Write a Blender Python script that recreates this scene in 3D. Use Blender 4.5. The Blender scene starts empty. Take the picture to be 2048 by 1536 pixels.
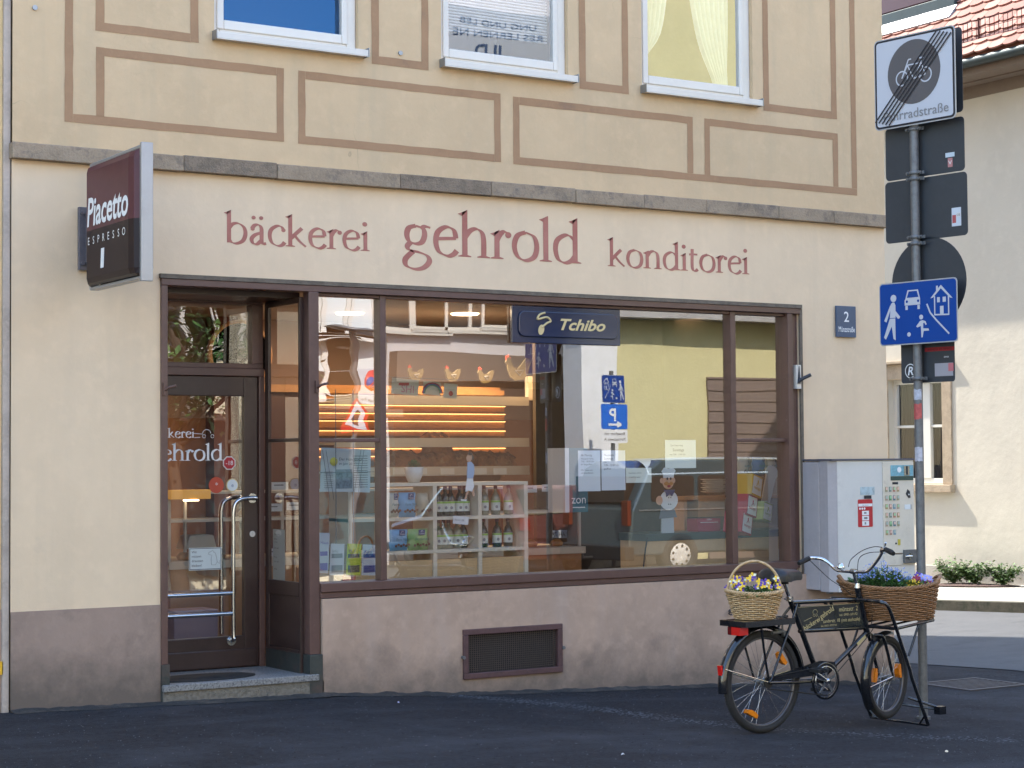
import bpy, bmesh, math, random
from mathutils import Vector, Matrix, noise as mnoise
random.seed(7)
R = math.radians
scene = bpy.context.scene
COL = scene.collection
# ------------------------------------------------------------------ camera, world, sun, exposure
FPX, YC = 3768.56, 11.5            # focal length in photo pixels, distance camera-facade (m)
YAW, PITCH, ROLL = 0.56558287, 0.04018988, -0.00788988
_f = Vector((math.sin(YAW)*math.cos(PITCH), math.cos(YAW)*math.cos(PITCH), math.sin(PITCH)))
_r = Vector((math.cos(YAW), -math.sin(YAW), 0)); _u = _r.cross(_f)
_r2 = _r*math.cos(ROLL)+_u*math.sin(ROLL); _u2 = -_r*math.sin(ROLL)+_u*math.cos(ROLL)
cam = bpy.data.cameras.new("camera"); camo = bpy.data.objects.new("camera", cam); COL.objects.link(camo)
cam.sensor_width = 36.0; cam.lens = FPX/2048*36.0; cam.clip_start = 0.1; cam.clip_end = 2000
camo.matrix_world = Matrix(((_r2.x,_u2.x,-_f.x,0),(_r2.y,_u2.y,-_f.y,-YC),(_r2.z,_u2.z,-_f.z,0),(0,0,0,1)))
scene.camera = camo
SUN_EL, SUN_AZ = 49.0, -13.0       # azimuth measured from +Y towards +X
world = bpy.data.worlds.new("World"); scene.world = world; world.use_nodes = True
nt = world.node_tree; sky = nt.nodes.new("ShaderNodeTexSky"); sky.sky_type = 'NISHITA'
sky.sun_disc = False; sky.sun_elevation = R(SUN_EL); sky.sun_rotation = R(SUN_AZ); sky.air_density = 1.2; sky.dust_density = 0.6; sky.ozone_density = 1.2
nt.links.new(sky.outputs[0], nt.nodes["Background"].inputs[0]); nt.nodes["Background"].inputs[1].default_value = 0.15
sl = bpy.data.lights.new("sun", 'SUN'); sl.energy = 2.3; sl.angle = R(0.5); sl.color = (1.0, 0.93, 0.82)
so = bpy.data.objects.new("sun", sl); COL.objects.link(so)
sdir = Vector((math.sin(R(SUN_AZ))*math.cos(R(SUN_EL)), math.cos(R(SUN_AZ))*math.cos(R(SUN_EL)), math.sin(R(SUN_EL))))
so.rotation_euler = sdir.to_track_quat('Z', 'Y').to_euler(); so.location = sdir*60
scene.view_settings.view_transform = 'Standard'; scene.view_settings.look = 'None'
scene.view_settings.exposure = 2.3; scene.view_settings.gamma = 1.0
scene.cycles.max_bounces = 8; scene.cycles.transparent_max_bounces = 16; scene.cycles.glossy_bounces = 4
scene.cycles.caustics_reflective = False; scene.cycles.caustics_refractive = False; scene.cycles.sample_clamp_indirect = 6

# ------------------------------------------------------------------ where a line of sight meets a plane
CAM = Vector((0, -YC, 0))
def ray(px, py): return _r2*(px-1024)+_u2*(768-py)+_f*FPX
def F(px, py, Y=0.0):
    d = ray(px, py); t = (Y+YC)/d.y; return (d.x*t, d.z*t)
def FX(px, py, X):
    d = ray(px, py); t = X/d.x; return (d.y*t-YC, d.z*t)
def M(px, py, D):
    """a point seen mirrored in the shop glass that really stands at Y=-D"""
    return F(px, py, D)
ORD = ['first','second','third','fourth','fifth','sixth','seventh','eighth','ninth','tenth','eleventh','twelfth','thirteenth','fourteenth']
GX = [(-200,-1.3),(0,-1.45),(3.6,-1.53),(5.76,-1.577),(6.85,-1.65),(9.08,-1.75),(11,-1.855),(14,-1.85),(20,-1.66),(60,-1.5),(300,-1.3)]
def ground(x, y):
    for (a, za), (b, zb) in zip(GX, GX[1:]):
        if x <= b or b == 300:
            t = min(1, max(0, (x-a)/(b-a))); z = za+(zb-za)*t; break
    return z + 0.005*max(-25,min(0, y)) - 0.04*min(40,max(0, y))

# ------------------------------------------------------------------ materials
def mat(name, col, rough=0.7, metal=0.0, nz=None, bump=None, emit=None, spec=None, coat=0, stain=None, col2=None, aniso=None, streak=None, crack=None, foot=None):
    """nz=(scale, amount) mottles the colour, bump=(scale, strength), stain=(colour, scale, lo, hi)"""
    m = bpy.data.materials.new(name); m.use_nodes = True; n = m.node_tree; p = n.nodes["Principled BSDF"]
    p.inputs["Base Color"].default_value = (*col, 1); p.inputs["Roughness"].default_value = rough; p.inputs["Metallic"].default_value = metal
    if spec is not None: p.inputs["Specular IOR Level"].default_value = spec
    if coat: p.inputs["Coat Weight"].default_value = coat; p.inputs["Coat Roughness"].default_value = 0.08
    if emit: p.inputs["Emission Color"].default_value = (*emit[0], 1); p.inputs["Emission Strength"].default_value = emit[1]
    tc = n.nodes.new("ShaderNodeTexCoord"); last = None
    if nz or stain or streak or crack or foot:
        rgb = n.nodes.new("ShaderNodeRGB"); rgb.outputs[0].default_value = (*col, 1); last = rgb.outputs[0]
    def tex(scale, detail=6, vec=None, rough=0.6):
        t = n.nodes.new("ShaderNodeTexNoise"); t.inputs["Scale"].default_value = scale; t.inputs["Detail"].default_value = detail
        t.inputs["Roughness"].default_value = rough
        n.links.new(vec or tc.outputs["Object"], t.inputs["Vector"]); return t
    def mix(a, b, fac, mode='MIX'):
        x = n.nodes.new("ShaderNodeMix"); x.data_type = 'RGBA'; x.blend_type = mode
        n.links.new(a, x.inputs[6])
        if isinstance(b, tuple): x.inputs[7].default_value = (*b, 1)
        else: n.links.new(b, x.inputs[7])
        if isinstance(fac, float): x.inputs[0].default_value = fac
        else: n.links.new(fac, x.inputs[0])
        return x.outputs[2]
    def ramp(src, lo, hi):
        r = n.nodes.new("ShaderNodeMapRange"); r.inputs[1].default_value = lo; r.inputs[2].default_value = hi; n.links.new(src, r.inputs[0]); return r.outputs[0]
    if nz:
        c2 = col2 or tuple(c*(1-nz[1]) for c in col); c3 = tuple(min(1, c*(1+nz[1]*0.6)) for c in col)
        last = mix(last, c2, ramp(tex(nz[0]).outputs[0], 0.42, 0.72))
        last = mix(last, c3, ramp(tex(nz[0]*7.3).outputs[0], 0.5, 0.85))
    if streak:   # (colour, amount): weather streaks drawn out downwards
        mp = n.nodes.new("ShaderNodeMapping"); mp.inputs["Scale"].default_value = (streak[2], streak[2], streak[2]*0.08) if len(streak) < 4 else streak[3]
        n.links.new(tc.outputs["Object"], mp.inputs[0])
        s = ramp(tex(1.0, 5, mp.outputs[0]).outputs[0], 0.5, 0.8); q = n.nodes.new("ShaderNodeMath"); q.operation = 'MULTIPLY'; q.inputs[1].default_value = streak[1]
        n.links.new(s, q.inputs[0]); last = mix(last, streak[0], q.outputs[0])
    if stain: last = mix(last, stain[0], ramp(tex(stain[1], 8, rough=0.7).outputs[0], stain[2], stain[3]))
    if foot:   # (colour, z0, z1): splashed dirt up to an uneven height above the ground
        sx = n.nodes.new("ShaderNodeSeparateXYZ"); n.links.new(tc.outputs["Object"], sx.inputs[0])
        ad = n.nodes.new("ShaderNodeMath"); ad.operation = 'MULTIPLY_ADD'; ad.inputs[1].default_value = -.55; n.links.new(tex(5, 7, rough=.7).outputs[0], ad.inputs[0]); n.links.new(sx.outputs[2], ad.inputs[2])
        sl_ = n.nodes.new("ShaderNodeMath"); sl_.operation = 'MULTIPLY_ADD'; sl_.inputs[1].default_value = .047; n.links.new(sx.outputs[0], sl_.inputs[0]); n.links.new(ad.outputs[0], sl_.inputs[2])
        last = mix(last, foot[0], ramp(sl_.outputs[0], foot[2], foot[1]))
    if crack:   # (scale, width, colour): hairline cracks where a noise crosses its middle value
        a = n.nodes.new("ShaderNodeMath"); a.operation = 'SUBTRACT'; a.inputs[1].default_value = 0.5; n.links.new(tex(crack[0], 3, rough=.55).outputs[0], a.inputs[0])
        c = n.nodes.new("ShaderNodeMath"); c.operation = 'ABSOLUTE'; n.links.new(a.outputs[0], c.inputs[0]); q = n.nodes.new("ShaderNodeMath"); q.operation = 'MULTIPLY'
        n.links.new(ramp(c.outputs[0], crack[1], 0), q.inputs[0]); n.links.new(ramp(tex(crack[0]*.7, 2).outputs[0], .58, .68), q.inputs[1])
        last = mix(last, crack[2], q.outputs[0])
    if last is not None: n.links.new(last, p.inputs["Base Color"])
    if bump:
        b = n.nodes.new("ShaderNodeBump"); b.inputs["Strength"].default_value = bump[1]; b.inputs["Distance"].default_value = bump[2] if len(bump) > 2 else 0.01
        n.links.new(tex(bump[0], 5).outputs[0], b.inputs["Height"]); n.links.new(b.outputs[0], p.inputs["Normal"])
    return m
def glass(name, refl=1.9, wave=(1.2, 0.02), tint=(1, 1, 1), coat=(1, 1, 1)):  # coat tints the reflection itself
    m = bpy.data.materials.new(name); m.use_nodes = True; n = m.node_tree; n.nodes.clear()
    out = n.nodes.new("ShaderNodeOutputMaterial"); mx = n.nodes.new("ShaderNodeMixShader"); t = n.nodes.new("ShaderNodeBsdfTransparent"); t.inputs[0].default_value = (*tint, 1)
    g = n.nodes.new("ShaderNodeBsdfGlossy"); g.inputs["Roughness"].default_value = 0.0; g.inputs["Color"].default_value = (*coat, 1)
    r0 = ((refl-1)/(refl+1))**2; lw = n.nodes.new("ShaderNodeLayerWeight"); lw.inputs[0].default_value = 0.5
    pw = n.nodes.new("ShaderNodeMath"); pw.operation = 'POWER'; pw.inputs[1].default_value = 5; n.links.new(lw.outputs["Facing"], pw.inputs[0])
    fr = n.nodes.new("ShaderNodeMapRange"); fr.inputs[3].default_value = r0; fr.inputs[4].default_value = 1; n.links.new(pw.outputs[0], fr.inputs[0])
    tc = n.nodes.new("ShaderNodeTexCoord"); no = n.nodes.new("ShaderNodeTexNoise"); no.inputs["Scale"].default_value = wave[0]; no.inputs["Detail"].default_value = 1
    mp = n.nodes.new("ShaderNodeMapping"); mp.inputs["Scale"].default_value = (1, 1, 2.2); n.links.new(tc.outputs["Object"], mp.inputs[0]); n.links.new(mp.outputs[0], no.inputs["Vector"])
    b = n.nodes.new("ShaderNodeBump"); b.inputs["Strength"].default_value = 1.0; b.inputs["Distance"].default_value = wave[1]
    n.links.new(no.outputs[0], b.inputs["Height"]); n.links.new(b.outputs[0], g.inputs["Normal"])
    n.links.new(fr.outputs[0], mx.inputs[0]); n.links.new(t.outputs[0], mx.inputs[1]); n.links.new(g.outputs[0], mx.inputs[2]); n.links.new(mx.outputs[0], out.inputs[0])
    return m

# ------------------------------------------------------------------ mesh helpers
class MB:
    """collects faces; build() links them as ONE mesh object"""
    def __init__(s): s.v = []; s.f = []; s.mi = []; s.m = 0; s.T = None; s.smooth = set()
    def add(s, vs, fs, smooth=False):
        o = len(s.v)
        s.v += [tuple(s.T @ Vector(p)) if s.T else tuple(p) for p in vs]
        for f in fs:
            if smooth: s.smooth.add(len(s.f))
            s.f.append([i+o for i in f]); s.mi.append(s.m)
        return s
    def quad(s, a, b, c, d): return s.add([a, b, c, d], [(0, 1, 2, 3)])
    def box(s, x0, x1, y0, y1, z0, z1):
        v = [(x, y, z) for z in (z0, z1) for y in (y0, y1) for x in (x0, x1)]
        return s.add(v, [(0, 2, 3, 1), (4, 5, 7, 6), (0, 1, 5, 4), (2, 6, 7, 3), (0, 4, 6, 2), (1, 3, 7, 5)])
    def prism(s, pts, y0, y1, ax='y'):
        """outline pts (a,b) in the plane across axis ax, thickness y0..y1"""
        P = {'y': lambda a, b, t: (a, t, b), 'x': lambda a, b, t: (t, a, b), 'z': lambda a, b, t: (a, b, t)}[ax]
        n = len(pts); v = [P(a, b, y0) for a, b in pts]+[P(a, b, y1) for a, b in pts]
        return s.add(v, [tuple(range(n))[::-1], tuple(range(n, 2*n))]+[(i, (i+1) % n, n+(i+1) % n, n+i) for i in range(n)])
    def tube(s, pts, r, n=8, closed=False, cap=True):
        pts = [Vector(p) for p in pts]; k = len(pts); rs = r if isinstance(r, (list, tuple)) else [r]*k
        t0 = (pts[1]-pts[0]).normalized(); up = Vector((0, 0, 1)) if abs(t0.z) < 0.9 else Vector((1, 0, 0)); nrm = t0.cross(up).normalized(); V = []
        for i, p in enumerate(pts):
            a = pts[(i-1) % k] if (i or closed) else pts[0]; b = pts[(i+1) % k] if (i < k-1 or closed) else pts[-1]
            t = (b-a).normalized(); nrm = (nrm-t*nrm.dot(t)).normalized(); bn = t.cross(nrm)
            V += [p+(nrm*math.cos(2*math.pi*j/n)+bn*math.sin(2*math.pi*j/n))*rs[i] for j in range(n)]
        fs = []
        for i in range(k if closed else k-1):
            i2 = (i+1) % k
            fs += [(i*n+j, i*n+(j+1) % n, i2*n+(j+1) % n, i2*n+j) for j in range(n)]
        s.add(V, fs, True)
        if cap and not closed: s.add(V[:n], [tuple(range(n))[::-1]]); s.add(V[-n:], [tuple(range(n))])
        return s
    def lathe(s, prof, c=(0, 0, 0), n=24, ax='z', sx=1, sy=1, cap=True):
        """profile [(r,h)] turned round an axis through c"""
        V = []
        for r, h in prof:
            for j in range(n):
                a = 2*math.pi*j/n; x, y = r*math.cos(a)*sx, r*math.sin(a)*sy
                V.append({'z': (c[0]+x, c[1]+y, c[2]+h), 'y': (c[0]+x, c[1]+h, c[2]+y), 'x': (c[0]+h, c[1]+x, c[2]+y)}[ax])
        k = len(prof); s.add(V, [(i*n+j, i*n+(j+1) % n, (i+1)*n+(j+1) % n, (i+1)*n+j) for i in range(k-1) for j in range(n)], True)
        if prof[0] == prof[-1]: cap = False
        if not cap: return s
        if prof[0][0] > 1e-6: s.add(V[:n], [tuple(range(n))[::-1]])
        if prof[-1][0] > 1e-6: s.add(V[-n:], [tuple(range(n))])
        return s
    def disc(s, c, r, t, ax='y', n=28): return s.lathe([(r, 0), (r, t)], c, n, ax)
    def text(s, txt, T, size=1, width=None, shear=0, bold=0, align='CENTER'):
        vs, fs = text_mesh(txt, shear, bold, align)
        if not vs: return s
        xs = [v[0] for v in vs]; w = max(xs)-min(xs); sx = (width/w) if width else size
        old = s.T; s.T = (s.T @ T) if s.T else T
        s.add([(x*sx, 0, z*size) for x, z in vs], fs); s.T = old; return s
    def build(s, name, m, parent=None, bevel=0, loc=None):
        me = bpy.data.meshes.new(name)
        root = parent
        while root is not None and root.parent: root = root.parent
        off = Vector((0, 0, 0))
        if loc is not None: off = Vector(loc)
        elif root is not None and root.get('_world'): off = Vector(root.location)
        par = Vector((0,0,0))
        p = parent
        me.from_pydata([tuple(Vector(v)-off) for v in s.v], [], s.f)
        for mm in (m if isinstance(m, (list, tuple)) else [m]): me.materials.append(mm)
        me.polygons.foreach_set("material_index", s.mi)
        me.polygons.foreach_set("use_smooth", [i in s.smooth for i in range(len(s.f))])
        me.update()
        o = bpy.data.objects.new(name, me); COL.objects.link(o)
        if loc is not None: o.location = loc
        if parent: o.parent = parent
        if bevel:
            b = o.modifiers.new("bevel", 'BEVEL'); b.width = bevel; b.segments = 2; b.limit_method = 'ANGLE'; b.angle_limit = R(50)
        return o
_tc = {}
def text_mesh(txt, shear=0, bold=0, align='CENTER'):
    k = (txt, shear, bold, align)
    if k in _tc: return _tc[k]
    cu = bpy.data.curves.new("lettering", 'FONT'); cu.body = txt; cu.align_x = align; cu.size = 1.4; cu.resolution_u = 3; cu.shear = shear; cu.offset = bold; cu.fill_mode = 'FRONT'
    o = bpy.data.objects.new("lettering", cu); COL.objects.link(o)
    me = o.to_mesh(); vs = [(v.co.x, v.co.y) for v in me.vertices]; fs = [tuple(p.vertices) for p in me.polygons]
    o.to_mesh_clear(); bpy.data.objects.remove(o); bpy.data.curves.remove(cu)
    _tc[k] = (vs, fs); return _tc[k]
def thing(name, label, cat, loc=(0, 0, 0), rz=0, group=None, world=True):
    o = bpy.data.objects.new(name, None); COL.objects.link(o); o.location = loc; o.rotation_euler = (0, 0, rz); o.empty_display_size = 0.1
    o['label'] = label; o['category'] = cat
    if world: o['_world'] = 1
    if group: o['group'] = group
    return o
def tag(o, label, cat, group=None):
    o['label'] = label; o['category'] = cat
    if group: o['group'] = group
    return o
def copy_tree(o, parent=None):
    c = o.copy(); COL.objects.link(c); c.parent = parent
    for ch in [x for x in bpy.data.objects if x.parent == o]: copy_tree(ch, c)
    return c
def struct(o): o['kind'] = 'structure'; return o
def Tm(x, y, z, rz=0, rx=0, ry=0): return Matrix.Translation((x, y, z)) @ Matrix.Rotation(rz, 4, 'Z') @ Matrix.Rotation(ry, 4, 'Y') @ Matrix.Rotation(rx, 4, 'X')
def spline(pts, n=8, closed=False):
    P = [Vector(p) for p in pts]; k = len(P); out = []
    for i in range(k if closed else k-1):
        a = P[i-1] if (i or closed) else P[0]; b = P[i]; c = P[(i+1) % k]; d = P[(i+2) % k] if (i+2 < k or closed) else P[-1]
        for j in range(n):
            t = j/n; out.append(0.5*((2*b)+(c-a)*t+(2*a-5*b+4*c-d)*t*t+(3*b-a-3*c+d)*t**3))
    if not closed: out.append(P[-1])
    return out
def rrect(x0, x1, z0, z1, r, n=5):
    out = []
    for cx, cz, a0 in ((x1-r, z1-r, 0), (x0+r, z1-r, 90), (x0+r, z0+r, 180), (x1-r, z0+r, 270)):
        out += [(cx+r*math.cos(R(a0+90*i/n)), cz+r*math.sin(R(a0+90*i/n))) for i in range(n+1)]
    return out
# roman letterforms drawn with a broad pen (x-height = 1)
GL = {
 'b': (1.0, [[(.14,.74),(.30,.95),(.55,1.0),(.80,.82),(.87,.5),(.76,.16),(.5,0),(.27,.03),(.14,.2)]], [(.14,1.62,0)]),
 'a': (.80, [[(.13,.78),(.25,.96),(.42,.99),(.54,.86),(.56,.6),(.56,.2),(.62,.05),(.76,.08)],[(.55,.60),(.27,.48),(.11,.27),(.18,.06),(.36,.03),(.55,.22)]], []),
 'c': (.84, [[(.74,.80),(.62,.97),(.42,.99),(.17,.80),(.10,.48),(.2,.14),(.46,0),(.66,.05),(.78,.2)]], []),
 'k': (.95, [[(.2,.42),(.45,.70),(.70,.96)],[(.34,.60),(.6,.28),(.88,.03)]], [(.16,1.62,1)]),
 'e': (.88, [[(.13,.57),(.45,.60),(.77,.62)],[(.77,.62),(.70,.90),(.45,1.0),(.18,.82),(.10,.48),(.2,.14),(.48,0),(.68,.06),(.80,.2)]], []),
 'r': (.66, [[(.18,.66),(.30,.88),(.44,.97),(.57,.90)]], [(.18,1.0,1)]),
 'i': (.42, [], [(.19,1.0,1)]),
 'g': (.95, [[(.42,.97),(.66,.88),(.71,.66),(.62,.42),(.42,.35),(.2,.44),(.13,.66),(.2,.88),(.42,.97)],[(.26,.40),(.15,.26),(.22,.13),(.55,.06),(.80,-.05),(.86,-.24),(.68,-.45),(.4,-.52),(.12,-.42),(.07,-.22),(.2,-.04),(.34,.09)],[(.60,.86),(.72,.96),(.90,.93)]], []),
 'h': (1.05, [[(.16,.68),(.34,.92),(.55,1.0),(.74,.88),(.80,.6),(.80,.03)]], [(.16,1.62,1)]),
 'o': (.98, [[(.48,1.0),(.78,.86),(.88,.5),(.78,.14),(.48,0),(.2,.14),(.09,.5),(.2,.86),(.48,1.0)]], []),
 'l': (.42, [], [(.19,1.62,1)]),
 'd': (1.03, [[(.80,.80),(.62,.97),(.42,.99),(.16,.8),(.09,.48),(.18,.13),(.42,0),(.65,.08),(.80,.26)]], [(.80,1.62,1)]),
 'n': (1.05, [[(.18,.68),(.34,.92),(.55,1.0),(.74,.88),(.80,.6),(.80,.03)]], [(.18,1.0,1)]),
 't': (.60, [[(.22,1.28),(.21,.8),(.21,.25),(.28,.04),(.42,.03),(.54,.12)],[(.03,.95),(.3,.97),(.52,.97)]], []),
}
def roman(mb, txt, x0, x1, z, xh, y, wt=1.0):
    adv = 0; k = [0]
    for ch in txt: adv += GL['a' if ch == 'ä' else ch][0]+.03
    sx = (x1-x0)/adv; cx = 0
    def put(poly):
        k[0] += 1; yy = y-0.0003*(k[0] % 9)
        mb.add([(x0+(cx+px)*sx, yy, z+pz*xh) for px, pz in poly[0]], poly[1])
    def stroke(pts):
        P = spline([(a, b, 0) for a, b in pts], 7); L = []
        for i, p in enumerate(P):
            d = (P[min(i+1, len(P)-1)]-P[max(i-1, 0)]).normalized(); th = math.atan2(d.y, d.x)
            hw = (0.028+0.068*abs(math.sin(th-R(-22))))*wt; nn = Vector((-d.y, d.x, 0)); L.append(((p+nn*hw)[:2], (p-nn*hw)[:2]))
        v = [q for pr in L for q in pr]; put((v, [(2*i, 2*i+1, 2*i+3, 2*i+2) for i in range(len(L)-1)]))
    def poly(pts): put((pts, [tuple(range(len(pts)))]))
    def dot(a, b, r): poly([(a+r*math.cos(2*math.pi*i/14), b+r*math.sin(2*math.pi*i/14)) for i in range(14)])
    def foot(a): poly([(a-.22, 0), (a+.22, 0), (a+.22, .035), (a+.09, .075), (a-.09, .075), (a-.22, .035)])
    for ch in txt:
        g = GL['a' if ch == 'ä' else ch]; hw = .092*wt
        for st in g[1]: stroke(st)
        for (a, h, ft) in g[2]:
            poly([(a-hw, 0.02), (a+hw, 0.02), (a+hw, h), (a-hw, h-.08)]); poly([(a-.24, h-.13), (a-hw, h-.2), (a-hw, h-.07), (a+hw, h+.03), (a+hw, h)])
            if ft: foot(a)
        if ch in 'hn': foot(.80)
        if ch == 'r': dot(.57, .86, .11)
        if ch == 'c': dot(.72, .80, .10)
        if ch == 'a' or ch == 'ä': dot(.16, .77, .09)
        if ch == 'ä': dot(.2, 1.34, .095); dot(.54, 1.34, .095)
        if ch == 'i': dot(.17, 1.38, .12)
        cx += g[0]+.03

# ------------------------------------------------------------------ palette
m_upper = mat("plaster_yellow", (.60,.438,.268), .9, crack=(1.6,.0035,(.42,.32,.2)), nz=(1.3,.13), bump=(18,.5,.008), stain=((.5,.38,.22),2.2,.62,.95), streak=((.45,.36,.24),.5,5))
m_lower = mat("plaster_cream", (.745,.575,.395), .9, streak=((.58,.46,.33),.4,4), nz=(1.1,.09), bump=(20,.35,.006), stain=((.5,.4,.3),1.6,.66,1.0))
m_base = mat("plaster_brown", (.46,.325,.245), .9, foot=((.17,.13,.105),-.36,.02), nz=(2.0,.2), bump=(26,.45,.007), stain=((.22,.16,.135),2.6,.56,.9), streak=((.42,.34,.3),.5,4))
m_base2 = mat("plaster_dark_brown", (.34,.245,.195), .9, foot=((.14,.11,.09),-.30,.05), nz=(2.0,.2), bump=(26,.45,.007), stain=((.15,.12,.10),2.6,.56,.9), streak=((.3,.23,.19),.5,4))
m_band = mat("painted_band", (.36,.215,.12), .9, nz=(3,.14), bump=(60,.3,.004), stain=((.2,.14,.11),3,.6,.85))
m_letter = mat("painted_letters", (.37,.135,.105), .85, nz=(5,.25), bump=(60,.2,.003), col2=(.45,.20,.155))
m_stone = mat("string_course_stone", (.34,.262,.185), .95, nz=(6,.3), bump=(70,.8,.01), stain=((.13,.11,.10),9,.52,.75))
m_stone2 = mat("string_course_stone_dark", (.26,.20,.145), .95, nz=(14,.4), bump=(90,1,.012), stain=((.14,.12,.10),30,.5,.75))
m_white = mat("white_frame", (.66,.62,.565), .35, nz=(3,.06))
m_frame = mat("plum_brown_frame", (.115,.062,.052), .38, nz=(6,.2), bump=(40,.15,.003), stain=((.22,.16,.15),14,.64,.8))
m_door = mat("dark_brown_door", (.046,.026,.024), .32, nz=(5,.25), bump=(30,.12,.003), stain=((.1,.07,.06),9,.66,.85))
m_green = mat("weathered_kickplate", (.055,.062,.058), .5, .3, nz=(7,.4), stain=((.11,.07,.06),6,.5,.75))
m_granite = mat("granite_step", (.25,.245,.24), .7, nz=(60,.4), bump=(120,.4,.004), stain=((.08,.08,.08),70,.5,.6))
m_rough = mat("rough_concrete", (.2,.18,.15), .95, nz=(30,.4), bump=(40,1,.02))
m_black = mat("black_rubber", (.012,.012,.013), .75, bump=(120,.3,.003), nz=(20,.3))
m_steel = mat("brushed_steel", (.52,.54,.57), .22, 1.0, nz=(8,.1))
m_chrome = mat("chrome", (.7,.71,.73), .1, 1.0)
m_galv = mat("galvanised_steel", (.17,.175,.18), .55, .45, nz=(25,.35), bump=(60,.2,.003), stain=((.13,.13,.14),8,.6,.8))
m_paper = mat("white_paper", (.72,.75,.76), .8, nz=(3,.05))
m_ink = mat("black_ink", (.03,.03,.035), .7)
m_greyink = mat("grey_ink", (.22,.22,.23), .7)
m_asph = mat("asphalt", (.030,.031,.037), .92, nz=(30,.6), bump=(150,1,.014), stain=((.062,.066,.078),.9,.48,.8), streak=((.058,.063,.076),.75,1,(.35,2.2,1)), spec=.25)
m_tile = mat("red_clay_tile", (.55,.23,.17), .8, nz=(2.5,.3), bump=(60,.2,.003))
m_zinc = mat("dark_zinc", (.045,.06,.06), .5, .5, nz=(5,.2))
m_leaf = mat("green_leaf", (.06,.15,.035), .55, nz=(30,.4))
m_leaf2 = mat("pale_green_leaf", (.12,.2,.07), .6, nz=(30,.4))
m_wood = mat("warm_wood", (.50,.26,.11), .45, nz=(4,.2), streak=((.35,.17,.06),.6,3))
m_beech = mat("light_beech", (.62,.42,.22), .45, nz=(3,.12), streak=((.5,.32,.15),.5,3))
m_cream = mat("cream_laminate", (.66,.58,.46), .5, nz=(3,.05))
m_glass = glass("shop_glass", 3.05, (.7,.0010))
m_glassw = glass("wavy_old_glass", 3.8, (2.2,.0010))
m_glassd = glass("door_glass", 2.9, (1.2,.003))
m_glassu = glass("window_glass", 3.0, (.8,.001))

# ------------------------------------------------------------------ ground
def grid_sheet(xs, ys, dz=0, fn=None):
    b = MB(); v = [(x, y, ground(x, y)+dz+(fn(x, y) if fn else 0)) for y in ys for x in xs]; n = len(xs)
    b.add(v, [(j*n+i, j*n+i+1, (j+1)*n+i+1, (j+1)*n+i) for j in range(len(ys)-1) for i in range(n-1)], True); return b
XS = [-400,-150,-60,-25,-12,-6,-3,0,1.5]+[2+.5*i for i in range(44)]+[26,30,36,45,60,90,150,400]
YS = [-400,-150,-80,-50,-35,-25,-20,-15,-12,-10,-8,-6]+[-5+.5*i for i in range(36)]+[14,17,20,25,30,40,60,100,200,400]
g = struct(grid_sheet(XS, YS).build("ground", m_asph)); g["label"] = "dark grey asphalt of pavement and street"
b = MB(); rq = random.Random(3); n = 240; x0_, x1_ = 3.63, 11.0
v = []
for i in range(n+1):
    x = x0_+(x1_-x0_)*i/n; yw = .006 if x < 4.61 else (-.045 if x < 5.76 else -.03); w = .05+.05*mnoise.noise(Vector((x*4,0,0)))+rq.uniform(0,.012); h = .012+.012*mnoise.noise(Vector((x*6,3,0)))+rq.uniform(0,.006); g_ = ground(x, 0)
    v += [(x, yw+.004, g_+h+.004), (x, yw-.012-rq.uniform(0,.006), g_+h), (x, yw-.03-w, g_+.002)]
b.add(v, [(3*i+j, 3*i+j+1, 3*i+j+4, 3*i+j+3) for i in range(n) for j in (0, 1)]); o = struct(b.build("tar_joint", mat("tar_and_dirt", (.035,.034,.034), .95, nz=(14,.5), bump=(90,1,.012), stain=((.10,.085,.07),7,.5,.7)))); o["label"] = "rough tar joint where the asphalt meets the wall"
# trodden dusty joint line in the asphalt, raised patch seam
m_dust = mat("dusty_asphalt", (.11,.125,.145), .9, nz=(9,.5), bump=(160,.8,.01))
b = MB(); rr = random.Random(5)
path = spline([(6.75,-.12,0),(7.0,-.5,0),(7.25,-1.0,0),(7.4,-1.6,0),(7.7,-2.3,0),(8.6,-3.1,0),(9.6,-3.6,0)], 14)
for i in range(1700):
    p = path[rr.randrange(len(path))]; x = p.x+rr.gauss(0,.07); y = p.y+rr.gauss(0,.06); r = rr.uniform(.004,.012)
    b.add([(x+r*math.cos(t), y+r*.8*math.sin(t), ground(x, y)+.004) for t in (0, 1.3, 2.5, 3.8, 5)], [(0,1,2,3,4)])
o = b.build("chalky_dust", m_dust); o["kind"] = "stuff"; o["label"] = "pale chalky dust trail on the asphalt"; o["category"] = "dust"
b = MB()
for i in range(7000):
    t_ = rr.random()**.8; x = rr.uniform(-1, 12.5); y = -8.5+8.4*t_; r = rr.uniform(.0022, .006); a0 = rr.uniform(0, 6.28)
    b.m = rr.choice((0,0,1)); b.add([(x+r*math.cos(t+a0)*rr.uniform(.6,1.2), y+r*math.sin(t+a0), ground(x, y)+.0035) for t in (0,1.5,3,4.5)]+[(x, y, ground(x, y)+.0035+r*.8)], [(0,1,4),(1,2,4),(2,3,4),(3,0,4)])
o = b.build("grit", [mat("pale_grit", (.10,.10,.11), .9), mat("dark_grit", (.01,.01,.012), .9)]); o["kind"] = "stuff"; o["label"] = "fine loose grit scattered over the asphalt"; o["category"] = "grit"
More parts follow.
